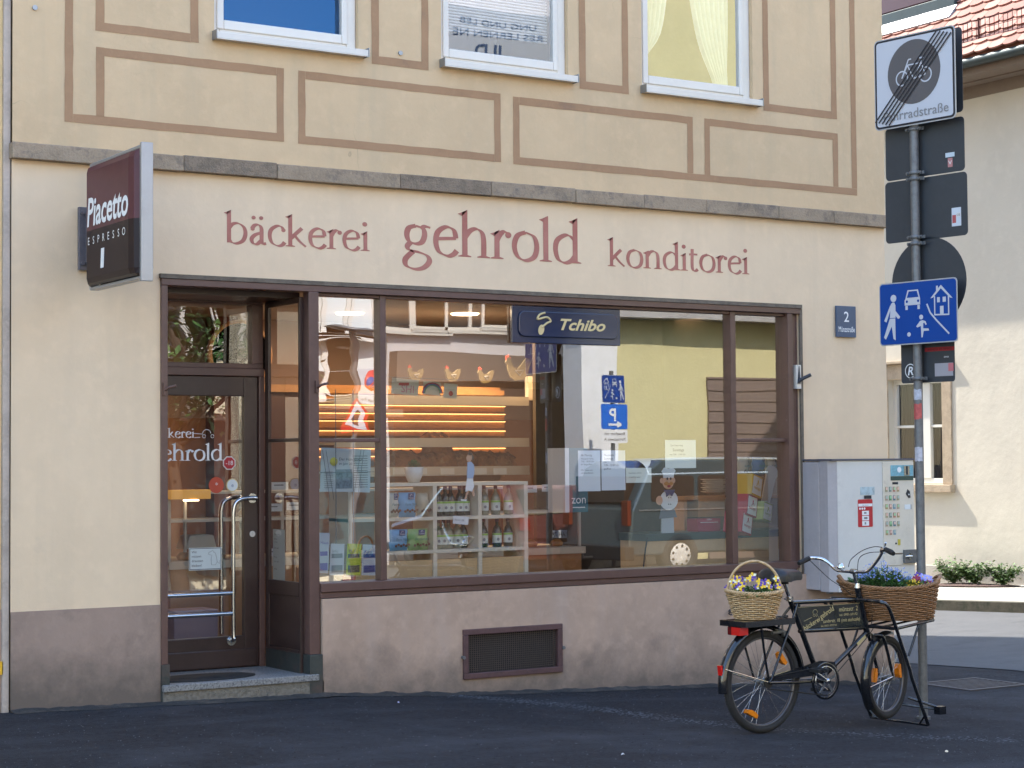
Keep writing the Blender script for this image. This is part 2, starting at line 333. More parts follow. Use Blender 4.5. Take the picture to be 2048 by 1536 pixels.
# litter
for (px, py, c, lb) in ((797,1408,(.5,.5,.75),"tiny crumpled blue paper scrap on the asphalt below the window"),(1893,1506,(.7,.6,.45),"small beige leaf on the asphalt right of the bicycle"),(1246,1512,(.6,.6,.6),"small pale pebble at the bottom middle of the asphalt")):
    d = ray(px, py); t = -1.6/d.z
    for _ in range(6): x, y = d.x*t, d.y*t-YC; t = ground(x, y)/d.z
    x, y = d.x*t, d.y*t-YC
    bb = MB(); k = 7; bb.add([(x+.011*math.cos(a*6.28/k)*rr.uniform(.5,1.2), y+.009*math.sin(a*6.28/k), ground(x, y)+.006+.008*rr.random()) for a in range(k)]+[(x,y,ground(x,y)+.018)], [(i, (i+1) % k, k) for i in range(k)])
    tag(bb.build("litter_scrap", mat("litter", c, .8)), lb, "litter")
for i in range(26):
    pass

b = MB(); ys = [-40+2*i for i in range(50)]
def strip(b, x0, x1, dz, m=0):
    v = []
    for y in ys: v += [(x0, y, ground(x0, y)+dz), (x1, y, ground(x1, y)+dz)]
    b.add(v, [(2*i, 2*i+1, 2*i+3, 2*i+2) for i in range(len(ys)-1)])
for a in (12.4, 13.2, 14, 15, 16, 17): 
    c = {12.4:13.2,13.2:14,14:15,15:16,16:17,17:17.6}[a]; strip(b, a, c, .006)
rd = struct(b.build("road", mat("worn_asphalt", (.10,.103,.108), .9, nz=(2,.2), bump=(120,.8,.012), stain=((.05,.05,.055),3,.55,.8)))); rd['label'] = "older paler asphalt of the side street"
# pavement on the far side of the side street, kerb and road strip
b = MB(); XK = 17.6
ys = [-60+4*i for i in range(30)]+[60]
def strip(b, x0, x1, dz, m=0):
    v = []
    for y in ys: v += [(x0, y, ground(x0, y)+dz), (x1, y, ground(x1, y)+dz)]
    b.add(v, [(2*i, 2*i+1, 2*i+3, 2*i+2) for i in range(len(ys)-1)])
yk = [2+1*i for i in range(40)]; ys = yk
strip(b, XK+.16, 20.6, .12); ys = yk
pv = struct(b.build("pavement", mat("pale_pavement", (.40,.38,.34), .9, nz=(4,.2), bump=(60,.5,.006), stain=((.25,.23,.2),3,.55,.8)))); pv["label"] = "pale sunlit pavement across the side street"
b = MB(); strip(b, XK, XK+.155, .13)
for i in range(len(ys)-1):
    a, c = ys[i], ys[i+1]; b.quad((XK, a, ground(XK, a)-.05), (XK, c, ground(XK, c)-.05), (XK, c, ground(XK, c)+.13), (XK, a, ground(XK, a)+.13))
kb = struct(b.build("kerb", mat("mossy_kerb", (.085,.078,.055), .95, nz=(9,.4), bump=(40,.8,.01), stain=((.03,.035,.018),6,.48,.65)))); kb["label"] = "mossy stone kerb of the far pavement"

# ------------------------------------------------------------------ bakery building
bld = thing("bakery_building", "cream and ochre corner building with a wide brown shop window and painted lettering", "building", (7.3, 0, -1.6))
XL, XR = 3.63, 10.985
def wall_panel(mb, x0, x1, z0, z1, holes, y, reveal, sillq=True):
    xs = sorted({x0, x1, *[h[0] for h in holes], *[h[1] for h in holes]}); zs = sorted({z0, z1, *[h[2] for h in holes], *[h[3] for h in holes]})
    for a, c in zip(xs, xs[1:]):
        for e, g_ in zip(zs, zs[1:]):
            cx, cz = (a+c)/2, (e+g_)/2
            if any(h[0] < cx < h[1] and h[2] < cz < h[3] for h in holes): continue
            n = max(1, int((c-a)/.6)); q = max(1, int((g_-e)/.6))
            for i in range(n):
                for j in range(q):
                    X0, X1, Z0, Z1 = a+(c-a)*i/n, a+(c-a)*(i+1)/n, e+(g_-e)*j/q, e+(g_-e)*(j+1)/q
                    mb.quad((X0,y,Z0),(X1,y,Z0),(X1,y,Z1),(X0,y,Z1))
    for h in holes:
        a, c, e, g_ = h; d = y+reveal
        mb.quad((a,y,e),(a,d,e),(a,d,g_),(a,y,g_)); mb.quad((c,y,e),(c,y,g_),(c,d,g_),(c,d,e)); mb.quad((a,y,g_),(a,d,g_),(c,d,g_),(c,y,g_))
        if sillq: mb.quad((a,y,e),(c,y,e),(c,d,e),(a,d,e))
TOP = 9.6
W = [(4.985,6.06,2.84,4.4),(6.725,7.815,2.84,4.4),(8.495,9.585,2.83,4.4)]
b = MB(); wall_panel(b, XL, XR, 1.95, TOP, W, 0, .16); up = b.build("wall", m_upper, bld); up['label'] = 'ochre plastered upper wall'
SH = (4.61, 10.034, -2.2, 1.222)
b = MB(); wall_panel(b, XL, XR, -.915, 1.95, [(4.61,10.034,-.915,1.222)], .012, .25, False); b.build("wall", m_lower, bld)['label'] = 'cream plastered shop front wall'
b = MB(); wall_panel(b, XL, 4.61, -2.3, -.915, [], .006, .2)
b.quad((4.61,.006,-2.3),(4.61,.25,-2.3),(4.61,.25,-.915),(4.61,.006,-.915)); b.quad((XL,.006,-.915),(4.61,.006,-.915),(4.61,.03,-.915),(XL,.03,-.915))
b.build('plinth', m_base2, bld)['label'] = 'darker brown plinth left of the door'; b = MB()
wall_panel(b, 5.752, XR, -2.3, -.93, [(6.86,7.68,-1.54,-1.2)], -.03, .14)
b.quad((5.752,-.03,-.93),(XR,-.03,-.93),(XR,.12,-.93),(5.752,.12,-.93)); b.quad((5.752,-.03,-2.3),(5.752,.5,-2.3),(5.752,.5,-.93),(5.752,-.03,-.93))
b.build("plinth", m_base, bld)
# body: right flank, roof and rear wall
b = MB(); b.box(XR-.25, XR, .02, 9, -2.4, TOP); b.box(XL, XR-.25, 8.8, 9, -2.4, TOP); b.box(XL, XL+.2, .24, 8.8, -2.4, TOP)
b.box(XL+.2, XR-.25, .24, 8.8, 1.62, 1.9); b.build("wall", m_upper, bld)['label'] = 'side and rear walls'
b = MB(); b.prism([(-.5,TOP),(4.5,TOP+2.4),(9.5,TOP)], XL-.1, XR+.3, 'x'); b.build("roof", m_tile, bld)
# stone string course in separate blocks with a return at the left end
xs = [3.616,4.75,5.42,6.36,7.11,7.845,8.47,9.07,9.8,10.38,10.985]
for i, (a, c) in enumerate(zip(xs, xs[1:])):
    b = MB(); e = rr.uniform(-.004, .004); b.box(a+.0015, c-.0015, -.05+e, .03, 1.897+e*.5, 2.0+e); b.build("string_course", m_stone2 if i in (1,3) else m_stone, bld, .006)
# painted bands of the upper floor
def band(mb, x0, x1, z0, z1):
    horiz = (x1-x0) > (z1-z0); L = (x1-x0) if horiz else (z1-z0); n = max(2, int(L/.11)); j = lambda: rr.uniform(-.0026, .0026)
    if horiz: v = [(x0+L*i/n, -.0025, z) for i in range(n+1) for z in (z0+j(), z1+j())]
    else: v = [(x, -.0025, z0+L*i/n) for i in range(n+1) for x in (x1+j(), x0+j())]
    mb.add(v, [(2*i, 2*i+2, 2*i+3, 2*i+1) for i in range(n)])
def frame_band(mb, x0, x1, z0, z1, t=.055, top=True, bot=True):
    band(mb, x0, x0+t, z0, z1); band(mb, x1-t, x1, z0, z1)
    if bot: band(mb, x0+t, x1-t, z0, z0+t)
    if top: band(mb, x0+t, x1-t, z1-t, z1)
b = MB(); zb, zt = 2.158, 2.658
band(b, 3.965, 4.02, zb, 5.2); band(b, 4.02, 5.49, zb, zb+.055); band(b, 4.171, 4.226, zb+.055, zt); band(b, 5.435, 5.49, zb+.055, zt); band(b, 4.226, 5.435, zt-.055, zt)
frame_band(b, 5.596, 7.218, zb-.003, zt-.003)
band(b, 7.325, 10.677, 2.15, 2.205)
for (a, c) in ((7.325, 8.977), (9.09, 10.473)):
    band(b, a, a+.055, 2.205, 2.645); band(b, c-.055, c, 2.205, 2.645); band(b, a+.055, c-.055, 2.59, 2.645)
band(b, 10.62, 10.677, 2.205, 5.2)
for (a, c) in ((4.167, 4.873), (6.162, 6.62), (7.916, 8.367), (9.69, 10.466)): frame_band(b, a, c, 2.762, 5.2, .058, top=False)
b.build("painted_band", m_band, bld)
# shop name
b = MB(); roman(b, "bäckerei", 5.07, 6.155, 1.452, .134, .0112); b.build("painted_lettering", m_letter, bld)['label'] = 'bäckerei in brick red roman letters'
b = MB(); roman(b, "gehrold", 6.41, 7.935, 1.452, .206, .0112, .98); b.build("painted_lettering", m_letter, bld)['label'] = 'gehrold in larger brick red roman letters'
b = MB(); roman(b, "konditorei", 8.175, 9.54, 1.447, .134, .0112); b.build("painted_lettering", m_letter, bld)['label'] = 'konditorei in brick red roman letters'
# upper windows
m_room = mat("dim_room", (.02,.022,.03), .9); m_curt = mat("white_net_curtain", (.62,.66,.52), .9, nz=(12,.1)); m_green_room = mat("lime_room_wall", (.34,.36,.10), .8, nz=(2,.1))
m_blind = mat("grey_blind", (.35,.37,.38), .6); m_screw = mat("grey_metal", (.3,.31,.32), .4, .8)
for k, (x0, x1, z0, z1) in enumerate(W):
    b = MB(); y = .035; t = .05
    b.box(x0, x0+t, y, y+.07, z0, z1); b.box(x1-.075, x1-.002, y, y+.07, z0, z1); b.box(x0+t, x1-.075, y, y+.07, z0+.002, z0+.055); b.box(x0+t, x1-.075, y, y+.07, z1-.06, z1)
    fr = b.build("window", m_white, bld, .006); fr['label'] = ['window under blue sky reflection','window with a slatted blind','window with white net curtains'][k]
    b = MB(); y2 = y-.012; s0, s1 = x0+.03, x1-.115; 
    b.box(s0, s0+.05, y2, y2+.05, z0+.04, z1-.03); b.box(s1, s1+.045, y2, y2+.05, z0+.04, z1-.03); b.box(s0+.05, s1, y2, y2+.05, z0+.04, z0+.105); b.box(s0+.05, s1, y2, y2+.05, z1-.1, z1-.03)
    b.build("sash", m_white, fr, .008)
    b = MB(); yg = y2+.025; b.quad((s0+.05,yg,z0+.105),(s1,yg,z0+.105),(s1,yg,z1-.1),(s0+.05,yg,z1-.1)); b.build("pane", m_glassu if k else glass("sky_tinted_pane", 2.0, (.8,.001), coat=(.16,.42,.85)), fr)  # first pane: blue put into its reflection to stand for deep blue sky
    b = MB(); b.box(x0-.012, x1+.04, -.075, .03, z0-.045, z0-.003); b.quad((x0-.012,-.0755,z0-.045),(x1+.04,-.0755,z0-.045),(x1+.04,-.0755,z0-.05),(x0-.012,-.0755,z0-.05)); b.build("sill", m_white, fr, .003)
    b = MB(); b.box(x0-.016, x0-.0125, -.078, .01, z0-.05, z0+.012); b.build("sill_cap", m_screw, fr); b = MB(); b.box(x1+.0405, x1+.046, -.078, .01, z0-.05, z0+.012); b.build("sill_cap", m_screw, fr)
    b = MB(); 
    if k < 2:
        b.box(x0-.3, x1+.85, .9, .95, z0-.5, z1+.3); b.box(x1+.851, x1+.88, .25, .95, z0-.5, z1+.3); b.build("room_backing", m_room, fr)
    else:
        b.box(x0+.0, x1+1.3, 1.6, 1.65, z0-.3, z1+.3); b.box(x0+.0, x1+1.3,.25,1.6,z0-.35,z0-.3); b.build("room_backing", m_green_room, fr)
    if k == 1:
        b = MB(); z = z0+.26
        while z < z1: b.box(x0+.06, x1-.1, .13, .155, z, z+.012); z += .022
        b.build("blind", m_blind, fr)
        b = MB(); 
    if k == 2:
        for sgn, (a, c) in ((1, (x0+.05, x0+.40)), (-1, (x1-.12, x1-.50))):
            b = MB(); n = 60; rows = 22; V = []
            for j in range(rows+1):
                zz = z0-.02+(z1-z0)*j/rows; pinch = 1-0.62*math.exp(-((zz-(z0+.22))/.16)**2) if sgn > 0 else 1-.55*math.exp(-((zz-(z0+.0))/.3)**2)
                for i in range(n+1):
                    u_ = i/n; V.append((a+(c-a)*u_*pinch*(.55+.45*min(1, max(.2,(zz-z0)/.9))), .17+.02*math.sin(u_*46+math.sin(zz*3)), zz))
            b.add(V, [(j*(n+1)+i, j*(n+1)+i+1, (j+1)*(n+1)+i+1, (j+1)*(n+1)+i) for j in range(rows) for i in range(n)], True)
            b.build("curtain", m_curt, fr)
# small things on the wall
for (x, z) in ((3.77, 2.86), (6.39, 2.86)):
    b = MB(); b.disc((x, -.012, z), .016, .014); b.build("wall_bolt", m_screw, bld)
# wall vent
b = MB(); a0, a1, c0, c1 = 6.85, 7.69, -1.545, -1.195; t = .04
for q in ((a0,a1,c0,c0+t),(a0,a1,c1-t,c1),(a0,a0+t,c0+t,c1-t),(a1-t,a1,c0+t,c1-t)): b.box(q[0], q[1], -.05, -.01, q[2], q[3])
vn = b.build("vent_grille", mat("rusty_red_frame", (.10,.05,.05), .6, nz=(12,.4)), bld, .004)
b = MB(); n = 44
for i in range(1, n): x = a0+t+(a1-a0-2*t)*i/n; b.box(x-.0018, x+.0018, -.028, -.024, c0+t, c1-t)
for i in range(1, 18): z = c0+t+(c1-c0-2*t)*i/18; b.box(a0+t, a1-t, -.0238, -.020, z-.0018, z+.0018)
b.build("wire_mesh", mat("rusty_wire", (.11,.085,.075), .6, .4), vn)
b = MB(); b.box(a0, a1, .06, .1, c0, c1); b.build("shaft_back", mat("dark_shaft", (.03,.03,.032), .95), vn)
b = MB(); b.disc((a1+.005,-.06,(c0+c1)/2), .012, .03); b.build("catch", m_galv, vn); b = MB(); b.disc((a0-.002,-.06,(c0+c1)/2-.02), .012, .03); b.build("catch", m_galv, vn)
# hook in the plinth left of the basket
x, z = F(1458, 1224, -.03); b = MB(); b.tube([(x+.02*math.cos(t*.52), -.05-.01*(t % 3 == 0), z+.02*math.sin(t*.52)) for t in range(11)], .005); b.disc((x+.012,-.05,z), .006, .02)
b.build("wall_ring", mat("rust", (.05,.035,.03), .8), bld)

# ------------------------------------------------------------------ shop front (joinery)
sf = MB(); ft = 1.222; yb = .05
sf.box(4.61, 10.034, -.012, .12, 1.15, 1.195)                        # head rail
sf.box(4.61, 4.655, -.008, .21, -1.30, 1.15)                         # left jamb
sf.box(9.905, 9.955, -.008, .095, -.83, 1.15); sf.box(9.956, 10.034, .03, .2, -.88, 1.15)
sf.box(5.665, 5.742, -.012, .075, -1.3, 1.15)                          # post between door and window
sf.box(5.743, 9.955, -.035, .16, -.885, -.825); sf.box(5.743, 9.96, -.02, .16, -.926, -.8865)
fr = sf.build("shop_front_frame", m_frame, bld, .004)
b = MB(); b.box(4.60, 10.05, -.02, .2, 1.1955, 1.224); b.box(10.035, 10.062, -.005, .1, -.92, 1.195); b.build("timber_surround", mat("weathered_timber", (.16,.13,.10), .9, nz=(10,.4), bump=(50,.6,.01)), fr)
b = MB()
for (x0, x1) in ((6.23, 6.277), (9.343, 9.395)): b.box(x0, x1, .02, .11, -.825, 1.15)
b.box(5.742, 6.23, .03, .10, .13, .155); b.box(9.395, 9.905, .03, .10, .126, .152)
b.box(5.742, 9.905, .03, .12, 1.128, 1.15); 
b.build("glazing_bar", m_frame, fr, .004)
b = MB(); b.box(4.61, 4.665, -.015, .2, -1.62, -1.30); b.build("kick_plate", m_green, fr, .003)
b = MB(); b.box(5.655, 5.752, -.035, .07, -1.6, -1.3); b.build("kick_plate", m_green, fr, .003)
for (x0, x1, z0, z1, mm, lb) in ((5.742,6.23,.155,1.128,m_glassw,0),(5.742,6.23,-.825,.13,m_glassw,0),(6.277,9.343,-.825,1.128,m_glass,1),(9.395,9.905,.152,1.128,m_glass,0),(9.395,9.905,-.825,.126,m_glass,0)):
    b = MB(); b.quad((x0,.07,z0),(x1,.07,z0),(x1,.07,z1),(x0,.07,z1)); b.build("pane", mm, fr)
# awning brackets
for px, py in ((330, 775), (634, 770)):
    x, z = F(px, py, -.02); b = MB(); b.box(x-.012, x+.012, -.03, -.008, z-.05, z+.03); b.tube([(x, -.02, z-.02), (x+.01, -.07, z), (x+.05, -.09, z+.01)], .009); b.build("awning_hook", m_frame, fr)
x, z = 10.0, .64; b = MB(); b.box(x-.02, x+.028, -.02, .029, z-.09, z+.1); b.build("lock_plate", m_white, fr)
b = MB(); b.tube([(x+.005,-.02,z-.03),(x+.02,-.05,z-.01),(x+.07,-.09,z+.02)], .014, 10); b.prism([(x-.012,z-.05),(x+.016,z-.05),(x+.004,z+.09)], -.03,-.021); b.build("crank_hook", mat("blue_black", (.03,.035,.05), .4), fr)

# recess: side screen, ceiling, left cheek, step
XS_, YD = 5.665, .66
b = MB()
b.box(5.64, XS_+.02, .0755, .105, -1.44, 1.12); b.box(5.64, XS_-.001, YD-.08, YD-.02, -1.44, 1.12)
b.box(5.64, XS_-.001, .105, YD-.08, -1.44, -1.28); b.box(5.64, XS_-.001, .105, YD-.08, -.92, -.82); b.box(5.648, XS_-.001, .105, YD-.08, -1.28, -.92); b.box(5.64, XS_-.001, .105, YD-.08, .135, .160); b.box(5.64, XS_-.001, .105, YD-.08, 1.08, 1.12)
sd = b.build("side_screen", m_door, bld, .004)
b = MB(); b.quad((5.652,.105,-.82),(5.652,YD-.08,-.82),(5.652,YD-.08,.135),(5.652,.105,.135)); b.build("pane", m_glassd, sd)
b = MB(); b.quad((5.652,.105,.16),(5.652,YD-.08,.16),(5.652,YD-.08,1.08),(5.652,.105,1.08)); b.build("pane", m_glassd, sd)
b = MB(); b.box(5.632, 5.6395, .08, YD-.04, -1.43, -1.30); b.build("kick_plate", m_green, sd)
b = MB(); b.box(4.45, 5.70, .2, YD+.3, 1.12, 1.2); b.box(4.45, 4.61, .2, YD+.1, -1.6, 1.12); b.build("recess_lining", m_door, bld)
# copies of the side-screen are real: the far wall of the recess continues into the shop
b = MB(); b.box(4.61, 5.72, -.045, YD+.05, -1.475, -1.43); stp = b.build("doorstep", m_granite, bld, .006)
b = MB(); b.box(4.615, 5.76, -.03, YD, -1.75, -1.476); b.build("step_footing", m_rough, bld)
b = MB(); b.lathe([(0,.0),(.36,.0),(.36,.008),(.33,.012),(0,.012)], (4.98,.21,-1.43), 40, 'z', 1.05, .5); tag(b.build("door_mat", m_black), "dark oval rubber doormat on the granite step", "doormat")
# door
y0, y1 = YD, YD+.05
b = MB(); b.box(4.60, 5.64, YD-.02, YD+.1, .60, .655); b.box(5.598, 5.64, YD-.02, YD+.1, -1.43, .60); b.box(4.60, 4.66, YD-.02, YD+.1, -1.43, .6)
b.box(4.66, 5.64, YD+.0, YD+.1, .655, .69); b.box(4.66, 5.64, YD, YD+.1, 1.105, 1.13); b.box(5.555, 5.64, YD, YD+.1, .69, 1.105); b.box(4.60, 4.66, YD, YD+.1, .655, 1.13)
df = b.build("door_frame", m_frame, bld, .004)
b = MB(); b.quad((4.66,YD+.04,.69),(5.555,YD+.04,.69),(5.555,YD+.04,1.105),(4.66,YD+.04,1.105)); b.build("pane", m_glassd, df)
b = MB(); b.box(5.492, 5.596, y0, y1, -1.43, .598); b.box(4.662, 4.76, y0, y1, -1.43, .598); b.box(4.76, 5.492, y0, y1, .46, .598); b.box(4.76, 5.492, y0, y1, -1.43, -1.21)
b.box(4.70, 5.57, y0-.02, y0-.001, -1.42, -1.30)
dr = b.build("door", m_door, bld, .005)
b = MB(); b.quad((4.76,y0+.025,-1.21),(5.492,y0+.025,-1.21),(5.492,y0+.025,.46),(4.76,y0+.025,.46)); b.build("pane", m_glassd, dr)
b = MB(); yh = y0-.085
b.tube(spline([(5.545,y0-.005,-.255),(5.545,yh,-.255),(5.52,yh,-.25),(5.42,yh,-.262),(5.375,yh,-.32),(5.37,yh,-.5),(5.37,yh,-1.15),(5.378,yh,-1.215),(5.39,y0-.005,-1.24)], 7), .0145, 12)
b.tube([(4.66,yh,-.905),(5.36,yh,-.905)], .0145, 12); b.tube([(4.66,yh,-1.045),(5.36,yh,-1.045)], .0145, 12)
for (x, z) in ((5.55,-.255),(5.39,-1.24)): b.disc((x, y0-.008, z), .034, .007)
b.build("pull_handle", m_steel, dr)
b = MB(); yh2 = y1+.07; b.tube(spline([(5.545,y1,-.255),(5.52,yh2,-.25),(5.42,yh2,-.262),(5.375,yh2,-.32),(5.37,yh2,-.5),(5.37,yh2,-1.2)], 7), .0145, 12); b.build("inner_handle", m_steel, dr)
b = MB(); b.disc((5.552, y0-.006, -.505), .021, .006); b.box(5.549, 5.555, y0-.011, y0-.0065, -.517, -.493); b.build("lock_rosette", m_white, dr)
# lettering and stickers on the door glass
m_wl = mat("white_lettering", (.78,.8,.82), .5); yg = y0+.022
b = MB(); roman(b, "bäckerei", 4.80, 5.13, .17, .042, yg); roman(b, "gehrold", 4.80, 5.345, .012, .075, yg); 
b.tube([(5.22+.03*math.cos(t), yg, .20+.026*math.sin(t)) for t in [i*.35 for i in range(10)]], .0022, 5)
for cx in (5.20,5.262): b.tube([(cx+.012*math.cos(t), yg, .18+.012*math.sin(t)) for t in [i*.6 for i in range(11)]], .002, 5)
b.tube([(5.12,yg,.2),(5.19,yg,.195)], .002, 4); b.tube([(5.13,yg,.17),(5.17,yg,.172)], .002, 4)
b.build("glass_lettering", m_wl, dr)
def sticker(name, label, cx, cz, r, col, y, txt=None, n=28, ring=None):
    b = MB(); b.prism([(cx+r*math.cos(2*math.pi*(i+.5)/n), cz+r*math.sin(2*math.pi*(i+.5)/n)) for i in range(n)], y-.003, y-.001)
    if ring: b.m = 1; b.prism([(cx+r*.86*math.cos(2*math.pi*(i+.5)/n), cz+r*.86*math.sin(2*math.pi*(i+.5)/n)) for i in range(n)], y-.0045, y-.0032)
    if txt: b.m = 2; b.text(txt, Tm(cx, y-.006, cz-r*.28), r*.62)
    tag(b.build(name, [mat(name, col, .5), mat(name+"_centre", ring or col, .5), mat(name+"_text", (.8,.8,.8) if not ring or ring[0] < .6 else (.1,.15,.3), .5)]), label, "sticker")
sticker("age_sticker", "red octagonal sticker reading minus 18 on the door glass", 5.387, -.007, .05, (.7,.7,.7), yg, "-18", 8, (.42,.02,.03))
sticker("round_sticker", "round orange red sticker on the door glass", 5.29, -.16, .056, (.5,.07,.035), yg, "*")
sticker("round_sticker", "round white sticker with yellow rim beside the door handle", 5.41, -.162, .046, (.6,.5,.25), yg, "e", 28, (.7,.75,.78))
def sheet(name, label, x0, x1, z0, z1, y, lines, col=(.72,.75,.76), border=False, cat="notice", tilt=0, ink=None, align='LEFT', ts=1, x_dir=None):
    """a sheet of paper with lines of writing [(text, relative x, relative z, size)]"""
    w, h = x1-x0, z1-z0; cx, cz = (x0+x1)/2, (z0+z1)/2; b = MB(); b.T = (x_dir or Tm(cx, y, cz, 0)) @ Matrix.Rotation(tilt, 4, 'Y')
    b.box(-w/2, w/2, -.0008, .0008, -h/2, h/2); b.m = 1
    if border:
        t = .004
        for q in ((-w/2+t,w/2-t,-h/2+t,-h/2+2*t),(-w/2+t,w/2-t,h/2-2*t,h/2-t),(-w/2+t,-w/2+2*t,-h/2+2*t,h/2-2*t),(w/2-2*t,w/2-t,-h/2+2*t,h/2-2*t)): b.box(q[0],q[1],-.0016,-.0012,q[2],q[3])
    for tx, rx, rz, s in lines: b.text(tx, Matrix.Translation((-w/2+rx*w, -.0015, -h/2+rz*h)), s, align=align)
    return tag(b.build(name, [mat(name+"_paper", col, .8), ink or m_ink], None, loc=None), label, cat), b
o, b_ = sheet("dog_notice", "framed white notice Wir müssen draussen bleiben on the door glass", 5.085, 5.328, -.745, -.59, yg-.004, [("Wir",.08,.76,.017),("müssen",.08,.57,.017),("draussen",.08,.37,.017),("bleiben!",.08,.16,.017)], (.62,.68,.68), True)
b = MB(); yy = yg-.007; x, z = 5.26, -.66          # line drawing of a sitting dog
b.tube([(x+a, yy, z+c) for a, c in ((-.03,.035),(-.012,.042),(0,.05),(.008,.036),(.02,.03),(.028,.0),(.034,-.03),(.02,-.052),(-.01,-.05),(-.012,-.01),(-.005,.015),(-.03,.022),(-.03,.035))], .0012, 4)
b.tube([(x+a, yy, z+c) for a, c in ((.034,-.03),(.05,-.045),(.055,-.02))], .0012, 4); tag(b.build("dog_drawing", m_greyink), "grey line drawing of a sitting dog on the door notice", "drawing")

# ------------------------------------------------------------------ neighbour house at the left edge
nb = thing("neighbour_house", "narrow strip of yellow plastered house at the left picture edge", "building", (2.5, .0, -1.5))
b = MB(); b.box(-6, 3.585, .055, 6, -.90, 9.3); b.build("wall", mat("neighbour_plaster", (.68,.50,.27), .9, nz=(3,.15), bump=(50,.5,.01), stain=((.3,.22,.12),5,.6,.8)), nb)
b = MB(); b.box(-6, 3.585, .05, 6, -2.3, -.9015); b.build("plinth", m_base, nb)
b = MB(); b.box(3.587, 3.628, .03, .3, -2.3, 9.3); b.build("downpipe_cover", mat("joint_cover", (.5,.42,.36), .8, nz=(5,.3)), nb)
x, z = F(2, 1336, .04); b = MB(); b.box(x-.12, x+.01, .03, .049, z-.04, z+.04); b.m = 1; b.text("5", Tm(x-.022, .028, z-.0), .03); b.text("80", Tm(x-.028, .028, z-.03), .02)
tag(b.build("hydrant_plate", [mat("yellow_plate", (.75,.42,.02), .5), m_ink]), "yellow hydrant plate on the plinth at the far left edge", "sign")
# ------------------------------------------------------------------ house number plate
x0, x1, z0, z1 = 10.42, 10.632, .978, 1.232
b = MB(); b.box(x0, x1, -.014, .004, z0, z1)
o = b.build("house_number_plate", mat("blue_enamel", (.05,.085,.16), .3, nz=(8,.2)), None, .003); tag(o, "blue enamel plate reading 2 Münzstraße on the cream wall", "sign")
b = MB(); b.text("2", Tm((x0+x1)/2, -.0165, z0+.125), .085, bold=.01); b.text("Münzstraße", Tm((x0+x1)/2, -.0165, z0+.042), .045, width=.175, bold=.01)
o2 = b.build("plate_lettering", m_wl, None); o2.parent = o

# ------------------------------------------------------------------ projecting light box sign
lb = thing("light_box_sign", "projecting brown and maroon espresso light box sign in a silver frame", "sign", (4.1, 0, 1.0))
ya, yb_ = -.17, -1.02; za, zt_ = 1.10, 1.855
b = MB(); b.box(4.075, 4.135, yb_+.001, ya, za-.02, za-.001); b.box(4.075, 4.135, yb_+.001, ya, zt_, zt_+.02); b.box(4.068, 4.142, yb_-.03, yb_, za-.035, zt_+.03); b.box(4.075, 4.135, ya, ya+.02, za-.02, zt_+.02)
b.build("sign_frame", mat("silver_aluminium", (.36,.37,.39), .35, .5, nz=(4,.1)), lb, .004)
m_mar = mat("maroon_acrylic", (.095,.028,.038), .35, spec=.25, nz=(2,.25)); m_dkb = mat("dark_brown_acrylic", (.02,.011,.014), .4, spec=.2, nz=(2,.25))
def face(mb, sgn):
    X0 = 4.105+sgn*.034; X1 = 4.105+sgn*.072; zm = 1.44
    for mi, (a, c) in enumerate(((za+.003, zm), (zm, zt_-.003))):
        mb.m = mi; ys = [ya-.002, ya-.018, ya-.05, yb_+.09, yb_+.03, yb_+.004]; xs_ = [X0, X1-sgn*.01, X1, X1, X1-sgn*.012, X0]
        lo = a if mi else a; 
        zs = [a, a+.012, a+.045, c] if mi == 0 else [a, c-.045, c-.012, c]
        for j in range(3):
            for i in range(5):
                def xx(i_, z): 
                    e = min(abs(z-(za+.003)), abs(zt_-.003-z)); k = 0 if e < 1e-6 else (.7 if e < .02 else 1); return X0+(xs_[i_]-X0)*k
                mb.add([(xx(i,zs[j]),ys[i],zs[j]),(xx(i+1,zs[j]),ys[i+1],zs[j]),(xx(i+1,zs[j+1]),ys[i+1],zs[j+1]),(xx(i,zs[j+1]),ys[i],zs[j+1])], [(0,1,2,3)])
for s_ in (-1, 1):
    b = MB(); face(b, s_); b.build("sign_face", [m_dkb, m_mar], lb)
T = Tm(4.0305, (ya+yb_)/2+.02, 1.47, -math.pi/2)
b = MB(); b.text("Piacetto", T, .175, width=.70, shear=.16, bold=.03)
b.text("ESPRESSO", Tm(4.0305, (ya+yb_)/2+.03, 1.385), .001) if False else None
def spaced(mb, txt, y0, y1, z, s, X):
    for i, ch in enumerate(txt): mb.text(ch, Tm(X, y0+(y1-y0)*i/(len(txt)-1), z, -math.pi/2), s)
b.build("sign_lettering", m_wl, lb); b = MB(); spaced(b, "ESPRESSO", -.26, -.86, 1.352, .048, 4.0305)
b.build("sign_lettering", m_wl, lb)
b = MB(); b.prism([(-.47,1.19),(-.52,1.19),(-.53,1.31),(-.48,1.31)], 4.0300, 4.0325, 'x'); b.build("white_sticker", m_wl, lb)
b = MB(); b.box(4.05, 4.19, -.03, -.001, 1.22, 1.62); b.box(4.09, 4.16, -.17, -.03, 1.26, 1.58)
for z in (1.26, 1.585): b.disc((4.072, -.045, z), .012, .015)
b.build("wall_bracket", mat("grey_bracket", (.16,.15,.17), .5, .4, nz=(6,.2)), lb, .003)

